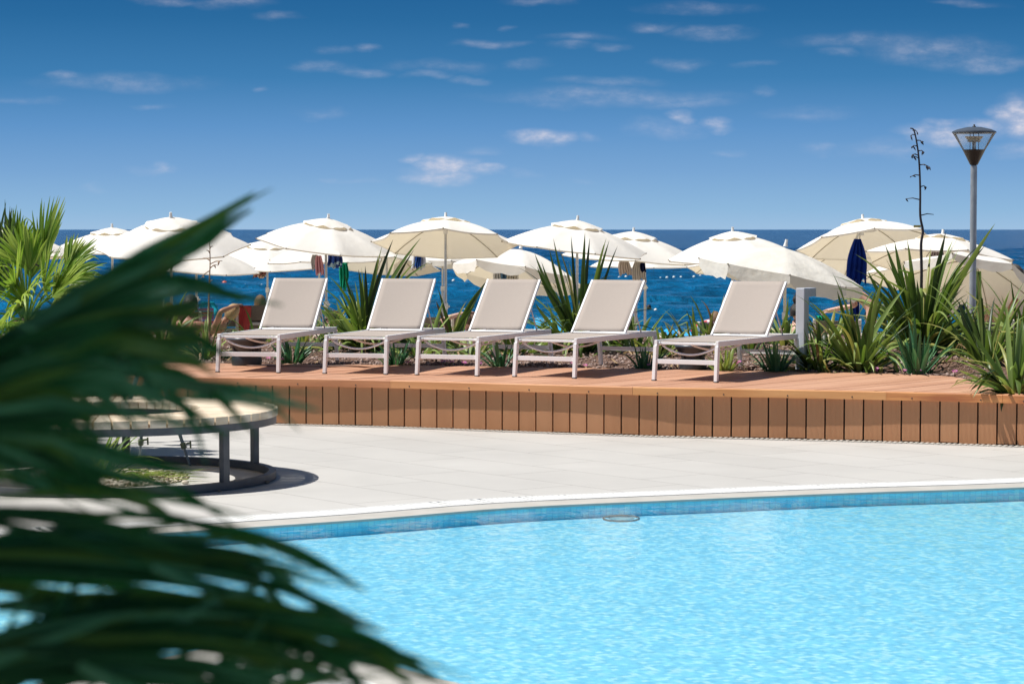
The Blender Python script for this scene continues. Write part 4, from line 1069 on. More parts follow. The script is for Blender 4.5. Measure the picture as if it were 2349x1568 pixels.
flax(2115, 0, 23.6, 1.25, 110, 'biggest flax clump at the right with one long leaf leaning past the lamp post', 4, 1.05, wid=.055, special=[(2283, 512, .10, .085, 1), (2170, 530, .03, .075, 4), (2030, 560, -.08, .06, 0), (2052, 553, -.15, .065, 0), (2048, 650, -.1, .07, 0), (2210, 610, .2, .06, 1), (2230, 595, .15, .06, 0), (2210, 650, .4, .06, 2), (2185, 720, .4, .05, 3), (1990, 620, -.3, .05, 0), (2070, 600, -.05, .06, 1), (2150, 640, .1, .06, 0), (2262, 560, .14, .045, 4), (2093, 640, -.02, .085, 4)])
flax(1975, 846, None, .95, 74, 'flax clump standing right of the grey post', 5, 1.05, special=[(1920, 665, -.1, .05, 0), (1950, 680, -.1, .045, 0), (2080, 655, .15, .045, 1), (2030, 670, .1, .045, 0), (1940, 690, -.3, .05, 1), (1895, 745, -.3, .045, 1), (1902, 770, -.35, .04, 0), (1998, 700, .0, .05, 2)])
flax(2105, 853, None, .56, 40, 'stiff blue green yucca rosette in front of the big flax', 6, .95, 'yucca', YU, .038, (2, 1), 'yucca_plant', stiff=.75)
flax(2262, 850, None, .90, 44, 'narrow leaved flax between the lamp post and the corner of the deck', 7, 1.0, special=[(2316, 668, .1, .06, 1), (2245, 700, -.1, .05, 0), (2180, 740, -.3, .04, 0), (2200, 690, -.2, .045, 4), (2290, 740, .2, .05, 1)])
flax(2330, 896, None, .66, 66, 'flax overhanging the deck corner at the right border of the picture', 8, 1.35, special=[(2192, 880, -.5, .03, 0), (2200, 850, -.4, .035, 1), (2345, 730, 0, .075, 1), (2230, 760, -.25, .05, 0), (2310, 700, -.1, .05, 1), (2352, 760, .1, .06, 0), (2280, 800, -.3, .04, 1)])
flax(1880, 846, None, .52, 50, 'low spreading flax close against the grey post', 9, 1.35)
flax(2205, 0, 24.6, .62, 26, 'dark low flax at the foot of the lamp post', 10, 1.2, weights=(4, 2, .6, .6, 4))
flax(2340, 0, 24.8, .95, 30, 'upright flax at the right border behind the deck corner clump', 41, 1.1)
small = [(668, 828, .36, 40, 'dark green grassy tuft under the right side of the leftmost lounger'), (905, 832, .34, 36, 'dark green grassy tuft under the second lounger'), (1152, 836, .36, 26, 'blue green tuft with wide leaves under the middle lounger'),
         (1480, 841, .34, 24, 'small light green tuft behind the left legs of the rightmost lounger'), (1780, 848, .36, 44, 'small spiky tuft under the head end of the rightmost lounger'), (1660, 846, .30, 26, 'pale broad leaved tuft right of the garden speaker')]
for i, (x, y, h, n, lab) in enumerate(small): flax(x, y, None, h, n, lab, 20 + i, .9, 'tuft plant', YU if i != 5 else [FL[1], FL[2]], .026 if i < 2 else .032, (3, 1.5), 'tuft_plant', group='small tufts along the back of the deck', stiff=.45)
more = [(590, 26.0, .55, 18, 'flax seedling left of the leftmost lounger with upright blades', 1.0), (470, 24.2, .62, 34, 'flax behind the blurred palm left of the leftmost lounger', 1.1), (372, 25.5, .80, 34, 'flax clump near the women at the left', 1.1), (270, 25.0, .8, 30, 'flax mostly hidden behind the blurred palm at the left', 1.1),
        (740, 25.8, .34, 22, 'low flax under the left flax clump', 1.3), (1000, 25.9, .34, 22, 'low flax at the foot of the rubble wall beside the third umbrella pole', 1.3), (1250, 25.6, .36, 24, 'low flax at the foot of the tall upright clump', 1.3), (1420, 25.2, .46, 26, 'low arching flax behind the fourth lounger', 1.3),
        (1640, 25.4, .62, 30, 'flax behind the rightmost lounger, beside the mauve towel', 1.1), (1720, 24.6, .44, 34, 'low flax between garden speaker and grey post', 1.3), (1800, 25.4, .58, 28, 'flax rising behind the back of the rightmost lounger', 1.1), (1530, 25.6, .30, 14, 'tiny flax in front of the rubble wall left of the garden speaker', 1.2), (930, 25.4, .42, 26, 'low flax between second and third umbrella poles', 1.2), (1560, 26.2, .30, 14, 'small flax beside the wall behind the blue towel', 1.2), (205, 24.0, 1.15, 20, 'tall narrow flax with one dark upright blade left of the big left umbrella', .6)]
fill_lab = 'beside the second umbrella pole|below the green hanging garment|at the left foot of the left flax clump|under the backrest of the second lounger|between the middle lounger and the sparse flax|under the backrest of the middle lounger|left of the tall upright clump|right of the tall upright clump|under the backrest of the fourth lounger|between the fourth and fifth loungers|behind the garden speaker|right behind the rightmost backrest|between the grey post and the next clump|left of the biggest clump|right of the biggest clump|in front of the lamp post foot|between the yucca and the deck corner|behind the far left of the deck'.split('|')
fill_x = [700, 790, 760, 960, 1080, 1190, 1290, 1390, 1460, 1515, 1600, 1760, 1900, 2050, 2170, 2225, 2190, 420]
for i, (x, lb) in enumerate(zip(fill_x, fill_lab)):
    q = random.Random(300 + i); flax(x, 0, q.uniform(24.2, 26.2), q.uniform(.42, .66), q.randint(22, 34), 'low arching flax ' + lb, 200 + i, 1.35, weights=(3, 6, 1.8, 1.2, 2))
for i, (x, D_, h, n, lab, sp) in enumerate(more): flax(x, 0, D_, h, n, lab, 50 + i, sp)

# dead flower stalk rising from the big flax
def stalk(name, label, cat, path_px, D, r0, r1, twigs, m, group=None):
    b = at_y(*path_px[0], D); rnd = random.Random(len(twigs)); mb = MB()
    P = catmull([at_y(x, y, D) - b for x, y in path_px], 4)
    mb.tube(P, [r0 + (r1 - r0) * i / (len(P) - 1) for i in range(len(P))], 8)
    for (x0, y0, x1, y1, pods) in twigs:
        a = at_y(x0, y0, D) - b; c = at_y(x1, y1, D + rnd.uniform(-.1, .1)) - b; m_ = (a + c) / 2 + Vector((0, 0, .012))
        mb.tube([a, m_, c], [.006, .005, .003], 5)
        for _ in range(pods):
            q = m_.lerp(c, rnd.uniform(.2, 1.1)); e = q + Vector((rnd.uniform(-.02, .03), rnd.uniform(-.02, .02), rnd.uniform(-.05, .0)))
            mb.tube([q, q.lerp(e, .5), e], [.004, .008, .002], 5)
    o = mb.build(name, m, smooth=True); o.location = b; tag(o, label, cat, group); return o
M_stalk = mat('flower_stalk', (.035, .025, .03), (.02, .015, .02), 12, rough=.6)
stalk('flower_stalk', 'tall dead black flower stalk with seed pods above the big flax', 'flower stalk',
      [(2112, 800), (2113, 700), (2114, 620), (2113, 560), (2117, 530), (2111, 495), (2111, 440), (2109, 380), (2105, 340), (2097, 300), (2088, 294)], 24.0, .017, .006,
      [(2100, 310, 2088, 312, 2), (2104, 322, 2117, 328, 3), (2103, 335, 2090, 338, 2), (2107, 346, 2121, 350, 3), (2107, 357, 2092, 355, 5), (2106, 362, 2094, 362, 3), (2110, 378, 2131, 382, 7), (2108, 402, 2090, 405, 3), (2112, 428, 2126, 430, 3), (2110, 458, 2078, 456, 1), (2112, 494, 2142, 492, 0), (2094, 299, 2104, 303, 1)], M_stalk)
mb = MB(); q = at_y(2104, 519, 23.95); mb.box((0, 0, 0), (.07, .004, .022)); o = mb.build('plant_tag', mat('tag_yellow', (.55, .42, .08), None, 20, rough=.5)); o.location = q; tag(o, 'yellow plastic tag wrapped round the black flower stalk', 'plant tag')
M_twig = mat('bare_twig', (.34, .22, .13), (.22, .14, .09), 20, rough=.8)
stalk('bare_sapling', 'thin bare leafless sapling in front of the striped towel at the left', 'sapling', [(481, 790), (480, 740), (479, 690), (481, 630), (482, 600), (481, 560), (480, 540)], 24.0, .010, .003,
      [(481, 606, 510, 598, 3), (482, 598, 465, 592, 1), (482, 620, 459, 640, 1), (482, 615, 497, 607, 2), (481, 570, 489, 565, 0), (481, 580, 473, 574, 0), (480, 650, 487, 642, 0)], M_twig)
stalk('bare_branch', 'dark crooked bare branch among the sunlit palm blades at the left border', 'branch', [(-30, 560), (0, 566), (30, 580), (55, 595), (90, 610)], 19.0, .010, .006, [(20, 575, 18, 560, 2), (20, 560, 22, 548, 1), (30, 580, 50, 588, 2), (5, 570, 0, 578, 1)], M_stalk)
# irrigation hose
pts = [at_z(x, y, SOILZ + .035) for x, y in ((560, 838), (700, 839), (800, 842), (900, 841), (1100, 842), (1300, 838), (1500, 842), (1700, 845), (1900, 846), (2050, 848), (2200, 850))]
pts = [Vector((p.x, p.y + .22, soil_z(p.x, p.y + .22) + .012)) for p in pts]
mb = MB(); mb.tube(catmull(pts, 8), .008, 8); tag(mb.build('irrigation_hose', mat('hose_brown', (.16, .075, .045), None, 10, rough=.5), smooth=True), 'brown drip irrigation hose lying on the gravel behind the deck', 'hose')
# pink daisies
M_pink = mat('pink_petal', (.78, .25, .62), (.65, .18, .5), 30, rough=.6, transl=.3); M_cen = mat('flower_centre', (.7, .55, .15), None, 30)
for i, (x, y) in enumerate(((592, 838), (618, 840), (930, 842), (949, 841), (1008, 845), (1021, 838), (1030, 846), (1060, 842), (1098, 845), (1323, 845), (1347, 844), (1493, 848), (1622, 851), (1712, 852), (2020, 851), (2070, 849), (2085, 852), (2104, 850), (2345, 905))):
    c = at_z(x, y, SOILZ + .05); rnd = random.Random(i); y_ = max(c.y, interp(back, c.x) + .04); mb = MB()
    mb.tube([(0, 0, -.05), (0, 0, 0)], .002, 4, 1)
    for f_ in range(2):
        ox = rnd.uniform(-.03, .03) * f_; oz = rnd.uniform(-.01, .02) * f_
        for k in range(12):
            a = 2 * PI * k / 12; mb.blade([(ox, 0, oz), (ox + .012 * math.cos(a), .012 * math.sin(a) , oz + .004), (ox + .024 * math.cos(a), .02 * math.sin(a), oz + .008 + .008 * math.sin(a))], [.004, .009, .006], mi=0, fold=.1, side=(-math.sin(a), math.cos(a), .1))
        mb.ball((ox, 0, oz + .005), .006, 6, 4, 2)
    o = mb.build('pink_flower', [M_pink, FL[1], M_cen]); o.location = (c.x, y_, soil_z(c.x, y_) + .05)
    tag(o, 'small pink daisy behind the deck, ' + ORD[i] + ' of the pink daisies from the left', 'flower', 'pink daisies behind the deck')

# ---- fan palms
def fan(mb, hub, direction, up, nleaf, L_, spread, width, rnd, mis=(0,), droop=.5, petiole=None, tipbend=.3, cup=.2):
    """palmate leaf: leaflets fan out round `direction` in the plane whose normal is `up`"""
    hub = Vector(hub); d_ = Vector(direction).normalized(); up = Vector(up); up = (up - d_ * up.dot(d_)).normalized(); sd = d_.cross(up)
    for i in range(nleaf):
        u = (i + .5) / nleaf * 2 - 1; a = u * spread + rnd.uniform(-.03, .03)
        ld = d_ * math.cos(a) + sd * math.sin(a) + up * (cup * abs(u) + rnd.uniform(-.06, .06)); ld.normalize()
        L2 = L_ * (1 - .28 * abs(u) ** 2) * rnd.uniform(.88, 1.08); n = 8; pts = [hub.copy()]; cur = ld.copy()
        dr = droop * rnd.uniform(.5, 1.5)
        brk = rnd.uniform(.6, .85) if rnd.random() < tipbend else 9
        for j in range(n):
            t = (j + 1) / n; g = dr * .10 * t * 2
            if t > brk: g += .45
            cur = (cur + Vector((0, 0, -g))).normalized(); pts.append(pts[-1] + cur * L2 / n)
        w = width * rnd.uniform(.85, 1.1); ws = [w * q for q in (.25, .55, .85, 1.0, 1.0, .9, .72, .45, .05)]
        mb.blade(pts, ws, fold=.45, mi=rnd.choice(mis), side=ld.cross(up))
    if petiole is not None: mb.tube(catmull([petiole, (Vector(petiole) + hub) / 2 + Vector((0, 0, .04)), hub], 4), .009, 6, mis[0])
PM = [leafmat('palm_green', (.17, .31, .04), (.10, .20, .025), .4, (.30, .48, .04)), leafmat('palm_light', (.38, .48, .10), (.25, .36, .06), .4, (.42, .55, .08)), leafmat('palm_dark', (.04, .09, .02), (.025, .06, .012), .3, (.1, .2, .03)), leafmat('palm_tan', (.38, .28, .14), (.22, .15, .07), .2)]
PF = [leafmat('near_palm_green', (.022, .10, .035), (.010, .05, .018), .22, (.04, .26, .06), .6, .15), leafmat('near_palm_olive', (.10, .20, .035), (.05, .12, .025), .22, (.10, .28, .04), .6, .15), leafmat('near_palm_sky_sheen', (.10, .31, .14), (.05, .19, .08), .15, (.03, .24, .10), .5, .25)]  # last, lighter teal leaf carries the sky sheen in its colour
M_trunk = mat('palm_trunk', (.16, .11, .07), (.07, .045, .03), 14, rough=.95, bump=1, bdist=.03, stretch=(1, 1, 3))
def palm(name, label, base, trunk_h, trunk_r, fronds, mats, cat='palm tree', n_scale=1):
    root = empty(name, base); tag(root, label, cat); rnd = random.Random(int(base[0] * 10) + 77); mb = MB()
    P = [(0, 0, -.05), (.02, .0, trunk_h * .35), (-.01, .01, trunk_h * .7), (0, 0, trunk_h)]
    mb.tube(catmull(P, 5), [trunk_r * (1.15 - .25 * i / 15) * (1 + .08 * math.sin(i * 2.1)) for i in range(16)], 12)
    mb.build('trunk', M_trunk, root, smooth=True)
    for fr_ in fronds:
        mb = MB(); fan(mb, fr_['hub'], fr_['dir'], fr_['up'], fr_.get('n', 26), fr_.get('L', .5), fr_.get('spread', 1.6), fr_.get('w', .026), rnd, fr_.get('mis', (0, 0, 1)), fr_.get('droop', .5), fr_.get('pet', (0, 0, trunk_h)), fr_.get('tb', .3), fr_.get('cup', .2))
        mb.build('frond', mats, root, smooth=True)
    return root
# mid-distance sunlit palm
MX, MY = at_y(60, 700, 19.0).x, 19.0
rnd = random.Random(8); fr = []
def rel(px, py, D): return at_y(px, py, D) - Vector((MX, MY, 0))
for (hx, hy, dx, dy, dz, L_, n_, sp, D_, w, mis) in (
    (18, 640, .12, -.2, 1, .62, 12, .22, 18.9, .030, (2, 2, 0)), (-20, 640, .1, .1, 1, .60, 9, .30, 19.1, .028, (2, 2)), (95, 620, .28, -.1, 1, .58, 26, .42, 18.8, .032, (0, 0, 1)), (70, 640, .1, .2, 1, .42, 22, .55, 19.2, .030, (0, 1, 0)),
    (120, 680, .8, -.4, .7, .42, 26, .9, 18.6, .028, (0, 1, 1)), (60, 700, -.4, -.7, .6, .5, 26, 1.2, 18.5, .028, (0, 0, 1)), (150, 650, 1, .1, .55, .36, 24, .8, 19.0, .028, (0, 1, 1)), (110, 720, .9, -.5, .1, .42, 28, 1.3, 18.5, .028, (1, 0, 1)),
    (20, 740, .2, -1, -.1, .45, 30, 1.5, 18.4, .028, (0, 1, 0)), (80, 790, .6, -.7, -.3, .45, 28, 1.4, 18.4, .026, (0, 1, 0)), (-30, 720, -.8, -.4, .3, .5, 24, 1.3, 18.6, .028, (0, 1)), (10, 830, .1, -.8, -.5, .42, 28, 1.3, 18.5, .026, (0, 2, 1)),
    (130, 830, .7, -.5, -.6, .42, 26, 1.2, 18.6, .026, (0, 2, 1)), (240, 750, .9, -.5, -.15, .42, 24, .7, 18.3, .028, (1, 0)), (-40, 800, -.5, -.6, -.3, .45, 24, 1.3, 18.5, .028, (0, 2)), (170, 760, .8, -.3, -.1, .40, 24, 1.1, 18.7, .026, (0, 1)),
    (60, 860, .2, -.6, -.8, .38, 24, 1.2, 18.5, .026, (2, 0)), (180, 850, .6, -.3, -.8, .36, 22, 1.1, 18.8, .026, (2, 0)), (40, 660, .2, -.8, .7, .42, 26, 1.1, 18.5, .028, (0, 1, 0)), (150, 620, .5, .5, .8, .36, 20, .6, 19.3, .026, (0, 1)), (0, 680, -.3, .3, .9, .42, 22, .8, 19.4, .028, (0, 2)),
    (50, 700, .2, -.9, .3, .40, 28, 1.4, 18.3, .028, (1, 0, 1)), (120, 760, .5, -.9, 0, .40, 28, 1.4, 18.3, .028, (1, 0)), (0, 780, -.2, -.9, 0, .40, 28, 1.4, 18.3, .026, (1, 0, 1)), (70, 620, -.3, -.3, 1, .42, 24, .8, 18.7, .030, (0, 1)), (190, 690, .9, -.3, .3, .34, 24, 1.1, 18.6, .026, (1, 1, 0)),
    (90, 850, .3, -.9, -.3, .40, 28, 1.4, 18.3, .026, (0, 1)), (-20, 860, -.2, -.9, -.3, .40, 28, 1.4, 18.3, .026, (0, 1)), (40, 590, .1, -.2, 1, .38, 20, .6, 18.9, .030, (0, 0, 1)), (160, 700, .6, -.7, .3, .38, 26, 1.2, 18.3, .026, (1, 0)), (100, 660, .5, -.6, .7, .40, 26, 1.0, 18.4, .028, (1, 0, 1)), (200, 800, .7, -.6, -.2, .40, 26, 1.3, 18.4, .026, (0, 1)), (280, 790, .8, -.5, -.2, .36, 24, 1.1, 18.5, .026, (0, 1))):
    fr.append(dict(hub=rel(hx, hy, D_), dir=(dx, dy, dz), up=(-dx * dz * .5 + rnd.uniform(-.4, .4), -.9 + .5 * abs(dy), .5), n=n_, L=L_, spread=sp, w=w, mis=mis, droop=.9 if dz < .6 else .15, tb=.35 if dz < .7 else .05, pet=Vector((0, 0, .95))))
palm('fan_palm', 'bright sunlit fan palm at the left behind the blurred dark fronds', (MX, MY, 0), 1.0, .13, fr, PM)
# young palm clump growing in the bench pit
rnd = random.Random(3); mb = MB()
for i in range(46):
    az = rnd.uniform(0, 2 * PI); pts = blade_path(rnd, (rnd.uniform(-.12, .02), rnd.uniform(-.1, .1), 0), az, R(rnd.uniform(10, 75)), rnd.uniform(.3, .62), rnd.uniform(.4, 1.4), 9)
    w = rnd.uniform(.014, .024); mb.blade(pts, [w * q for q in (.7, .85, 1, 1, 1, .9, .75, .55, .3, .02)], mi=rnd.choice((0, 0, 1, 2)), fold=.4)
for i in range(60):
    x = rnd.uniform(-.05, .50); y = rnd.uniform(-.25, .2); az = rnd.uniform(-.5, .6); pts = blade_path(rnd, (x, y, .02), az, R(rnd.uniform(-2, 14)), rnd.uniform(.12, .32), rnd.uniform(0, .3), 9)
    pts = [Vector((p.x, p.y, max(.012, p.z))) for p in pts]; w = rnd.uniform(.010, .02); mb.blade(pts, [w * q for q in (.7, .85, 1, 1, 1, .9, .75, .55, .3, .02)], mi=rnd.choice((0, 1, 1, 3)), fold=.25)
o = mb.build('bench_plant', PM, smooth=True); o.location = (CX + .02, CY, .008); tag(o, 'leafy green clump with strewn cut leaves inside the round bench', 'plant')

# ---- shaded foreground palm, out of focus
def near(px, py, D): return at_y(px, py, D)
NB_ = Vector((-.62, 1.75, 0)); rnd = random.Random(21)
root = empty('fan_palm', NB_); tag(root, 'dark blurred fan palm filling the left foreground', 'palm tree')
mb = MB(); mb.tube(catmull([(0, 0, -.05), (.01, 0, .4), (0, .01, .8), (0, 0, 1.15)], 5), .075, 12); mb.build('trunk', M_trunk, root, smooth=True)
def near_frond(hub, tips, n_extra, width, D0, dspread=.22, mis=(0, 0, 1, 2), sag=.08, seed=0, wj=.25):
    """one palmate frond: leaflets run from its hub to tips; tips given as picture points with distances, plus leaflets between them"""
    r_ = random.Random(seed); mb = MB(); H = near(*hub) - NB_
    T_ = [near(x, y, D_) - NB_ for (x, y, D_) in tips]; full = []
    for i, a in enumerate(T_):
        full.append(a)
        if i < len(T_) - 1:
            for k in range(n_extra + 1):
                t = (k + 1) / (n_extra + 2); m_ = a.lerp(T_[i + 1], t); m_ = H + (m_ - H) * r_.uniform(.86, 1.06) * (1 + .10 * math.sin(PI * t)); m_.y += r_.uniform(-.06, .06); full.append(m_)
    for tp_ in full:
        L_ = (tp_ - H).length; mid = (H + tp_) / 2 + Vector((0, r_.uniform(-.03, .03), sag * L_ * r_.uniform(.4, 1.5)))
        pts = [(1 - t) ** 2 * H + 2 * t * (1 - t) * mid + t * t * tp_ for t in [i / 8 for i in range(9)]]
        w = width * .43 * r_.uniform(1 - wj, 1 + wj); sd = Vector((r_.uniform(-.4, .4), r_.uniform(-.5, .5), 1)) if abs(tp_.x - H.x) > abs(tp_.z - H.z) else Vector((1, r_.uniform(-.5, .5), r_.uniform(-.4, .4)))
        mb.blade(pts, [w * q for q in (.35, .7, .95, 1, 1, .9, .72, .45, .04)], fold=.4, mi=r_.choice(mis), side=sd)
    P0 = Vector((0, 0, 1.1)); mb.tube(catmull([P0, (P0 + H) / 2 + Vector((0, 0, .05)), H], 4), .008, 6, 0)
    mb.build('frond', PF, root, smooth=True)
near_frond((-60, 900, 1.9), [(580, 443, 2.2), (577, 485, 2.1), (430, 562, 2.0), (418, 605, 2.0), (405, 650, 2.0), (370, 690, 2.0), (330, 735, 2.0)], 1, .021, 1.9, seed=1, sag=.05, wj=.12)
near_frond((-120, 860, 1.7), [(300, 640, 1.8), (345, 615, 1.8), (390, 600, 1.8), (330, 690, 1.75), (300, 740, 1.75)], 2, .020, 1.7, seed=2, sag=.05)
near_frond((-100, 870, 1.8), [(535, 685, 1.9), (400, 735, 1.9), (425, 790, 1.85), (400, 835, 1.8), (300, 870, 1.8)], 1, .016, 1.7, seed=3, sag=.06)
near_frond((40, 800, 1.7), [(465, 910, 1.8), (400, 950, 1.8), (330, 985, 1.8), (300, 960, 1.7), (250, 1060, 1.8), (180, 1100, 1.7), (90, 1120, 1.7)], 1, .014, 1.8, seed=4, sag=.12, mis=(2, 2, 0))
near_frond((-40, 900, 1.9), [(728, 932, 2.0), (640, 885, 2.0), (560, 1000, 1.9)], 0, .013, 1.8, seed=5, sag=.05, mis=(2, 0))
near_frond((-180, 990, 1.7), [(355, 1128, 1.7), (300, 1142, 1.7), (190, 1150, 1.7), (330, 1085, 1.7), (270, 1030, 1.7)], 1, .015, 1.5, seed=6)
near_frond((-220, 980, 1.5), [(150, 790, 1.5), (200, 800, 1.5), (190, 900, 1.5), (170, 1000, 1.5), (120, 1090, 1.5), (20, 1130, 1.5)], 3, .020, 1.5, seed=13)
near_frond((-80, 1080, 1.9), [(330, 1190, 1.9), (490, 1218, 1.9), (560, 1180, 1.9), (220, 1180, 1.9)], 0, .009, 1.9, seed=14)
near_frond((-120, 1270, 1.6), [(480, 1250, 1.7), (600, 1252, 1.7), (832, 1350, 1.7), (760, 1330, 1.7), (600, 1320, 1.65)], 1, .0145, 1.7, seed=7)
near_frond((-60, 1390, 1.55), [(872, 1442, 1.65), (815, 1425, 1.65), (1015, 1566, 1.65), (940, 1562, 1.65), (890, 1590, 1.6), (780, 1570, 1.6)], 1, .0155, 1.6, seed=8)
near_frond((-140, 1180, 1.6), [(200, 1190, 1.6), (330, 1215, 1.6), (430, 1260, 1.6), (380, 1310, 1.6)], 1, .014, 1.6, seed=9)
near_frond((-100, 1490, 1.5), [(520, 1400, 1.55), (640, 1455, 1.55), (710, 1515, 1.55), (660, 1580, 1.5), (520, 1610, 1.5)], 2, .0145, 1.5, seed=10)
near_frond((-60, 1640, 1.5), [(90, 1330, 1.55), (260, 1330, 1.55), (420, 1380, 1.6), (560, 1470, 1.6)], 1, .015, 1.6, seed=11)
near_frond((420, 1760, 1.6), [(560, 1390, 1.6), (640, 1420, 1.6), (740, 1480, 1.6), (860, 1550, 1.6)], 1, .014, 1.6, seed=12)
near_frond((-150, 1330, 1.7), [(330, 1300, 1.75), (520, 1340, 1.75), (600, 1400, 1.75), (420, 1440, 1.7)], 1, .013, 1.6, seed=15)

near_frond((-120, 930, 1.6), [(260, 730, 1.6), (300, 800, 1.6), (290, 880, 1.6), (250, 960, 1.6), (240, 1040, 1.6), (150, 1110, 1.6)], 3, .018, 1.5, seed=16)
near_frond((-100, 1560, 1.5), [(260, 1420, 1.5), (400, 1450, 1.5), (560, 1500, 1.5), (700, 1560, 1.5), (600, 1620, 1.5)], 1, .016, 1.5, seed=20)
near_frond((250, 1720, 1.6), [(620, 1500, 1.6), (760, 1500, 1.6), (860, 1510, 1.6), (960, 1575, 1.6)], 1, .014, 1.5, seed=21)
near_frond((-60, 1250, 1.7), [(150, 1215, 1.7), (300, 1230, 1.7), (520, 1270, 1.7), (680, 1300, 1.7), (560, 1340, 1.7), (700, 1400, 1.7)], 0, .014, 1.5, seed=22)

near_frond((-40, 820, 1.8), [(520, 650, 1.95), (480, 700, 1.9), (560, 755, 1.9), (470, 790, 1.9), (520, 838, 1.9), (440, 870, 1.9)], 0, .020, 1.9, seed=31, sag=.07, mis=(0, 1, 2))
near_frond((-100, 1300, 1.7), [(250, 1190, 1.7), (400, 1210, 1.7), (560, 1240, 1.7), (640, 1275, 1.7), (720, 1330, 1.7), (640, 1370, 1.7)], 0, .014, 1.6, seed=37)

def near_strips(items, seed):
    # single long leaflets that arch over and hang to the right, grouped four to a frond
    r_ = random.Random(seed)
    for g in range(0, len(items), 4):
        mb = MB()
        for (path, D_, w, mi) in items[g:g + 4]:
            k = len(path); P_ = catmull([near(x, y, D_ + .05 * math.sin(j * 1.7 + path[0][1])) - NB_ for j, (x, y) in enumerate(path)], 4); m_ = len(P_)
            w *= .62; ws = [w * min(1, .35 + 2.2 * i / m_) * (1 - max(0, (i / (m_ - 1) - .62) / .40) ** 1.5) + .0004 for i in range(m_)]
            mb.blade(P_, ws, fold=.4, mi=mi, side=Vector((r_.uniform(-.3, .3), r_.uniform(-.5, .5), 1)))
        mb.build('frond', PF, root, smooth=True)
near_strips([
 ([(-40, 820), (280, 610), (460, 520), (585, 440)], 2.1, .017, 2), ([(-20, 850), (300, 650), (480, 545), (580, 478)], 2.05, .018, 0), ([(-60, 900), (120, 700), (300, 610), (440, 560)], 1.9, .022, 0), ([(-60, 960), (100, 740), (280, 650), (425, 600)], 1.9, .022, 1),
 ([(40, 720), (300, 672), (450, 662), (650, 700)], 1.9, .016, 2), ([(150, 660), (380, 640), (480, 655), (560, 700)], 1.9, .013, 0), ([(80, 770), (300, 742), (430, 765), (545, 835)], 1.85, .016, 0), ([(60, 820), (250, 790), (400, 810), (500, 860)], 1.8, .018, 1),
 ([(200, 850), (430, 880), (570, 898), (735, 942)], 1.85, .014, 2), ([(240, 830), (400, 850), (520, 930), (600, 1010)], 1.9, .011, 0), ([(300, 865), (480, 905), (620, 935), (690, 990)], 1.9, .009, 2), ([(150, 880), (330, 900), (430, 940), (520, 1010)], 1.8, .013, 0),
 ([(40, 740), (170, 800), (270, 905), (330, 1050)], 1.75, .013, 2), ([(100, 730), (250, 795), (350, 895), (430, 1010)], 1.8, .013, 2), ([(10, 840), (110, 900), (170, 1000), (205, 1130)], 1.7, .014, 0), ([(180, 760), (330, 835), (430, 950), (475, 1070)], 1.85, .011, 2),
 ([(60, 1075), (300, 1095), (430, 1135), (540, 1205)], 1.8, .011, 0), ([(-30, 1140), (200, 1128), (340, 1150), (440, 1220)], 1.75, .012, 1), ([(100, 1185), (350, 1180), (490, 1212), (610, 1265)], 1.8, .012, 0), ([(0, 1010), (220, 1030), (380, 1070), (480, 1090)], 1.8, .012, 0),
 ([(330, 1175), (560, 1228), (700, 1280), (840, 1356)], 1.7, .017, 0), ([(380, 1240), (580, 1300), (680, 1350), (760, 1420)], 1.7, .011, 2), ([(420, 1290), (640, 1350), (770, 1405), (885, 1448)], 1.65, .016, 0), ([(500, 1350), (720, 1425), (880, 1492), (1030, 1575)], 1.65, .021, 0),
 ([(560, 1390), (780, 1465), (900, 1530), (980, 1600)], 1.65, .016, 1), ([(500, 1440), (680, 1480), (800, 1545), (880, 1620)], 1.6, .016, 0), ([(260, 1225), (480, 1262), (620, 1360), (700, 1470)], 1.7, .012, 2), ([(350, 1300), (520, 1370), (620, 1460), (680, 1560)], 1.6, .014, 2),
 ([(0, 1400), (250, 1400), (450, 1450), (620, 1560)], 1.55, .013, 2), ([(100, 1500), (300, 1460), (480, 1480), (640, 1540)], 1.55, .012, 1), ([(200, 1580), (380, 1450), (500, 1380), (640, 1330)], 1.6, .012, 2), ([(60, 1460), (240, 1560), (360, 1600), (460, 1680)], 1.5, .014, 2)], 5)

# unseen roof added over camera and near palm to keep both in shade
rf = empty('added_shade_roof', (-.5, .3, 0)); tag(rf, 'unseen roof added to shade the near palm and the viewpoint', 'roof')
M_shade_roof = mat('shade_roof_grey', (.35, .34, .32), None, 3, rough=.8)
mb = MB(); mb.box((-2.7, -1.1, 3.05), (6.6, 7.2, .16)); mb.build('shade_slab', M_shade_roof, rf)
for x in (-5.6, .2):
    mb = MB(); mb.box((x, -3.8, 1.48), (.25, .25, 2.96)); mb.build('shade_roof_support', M_shade_roof, rf)
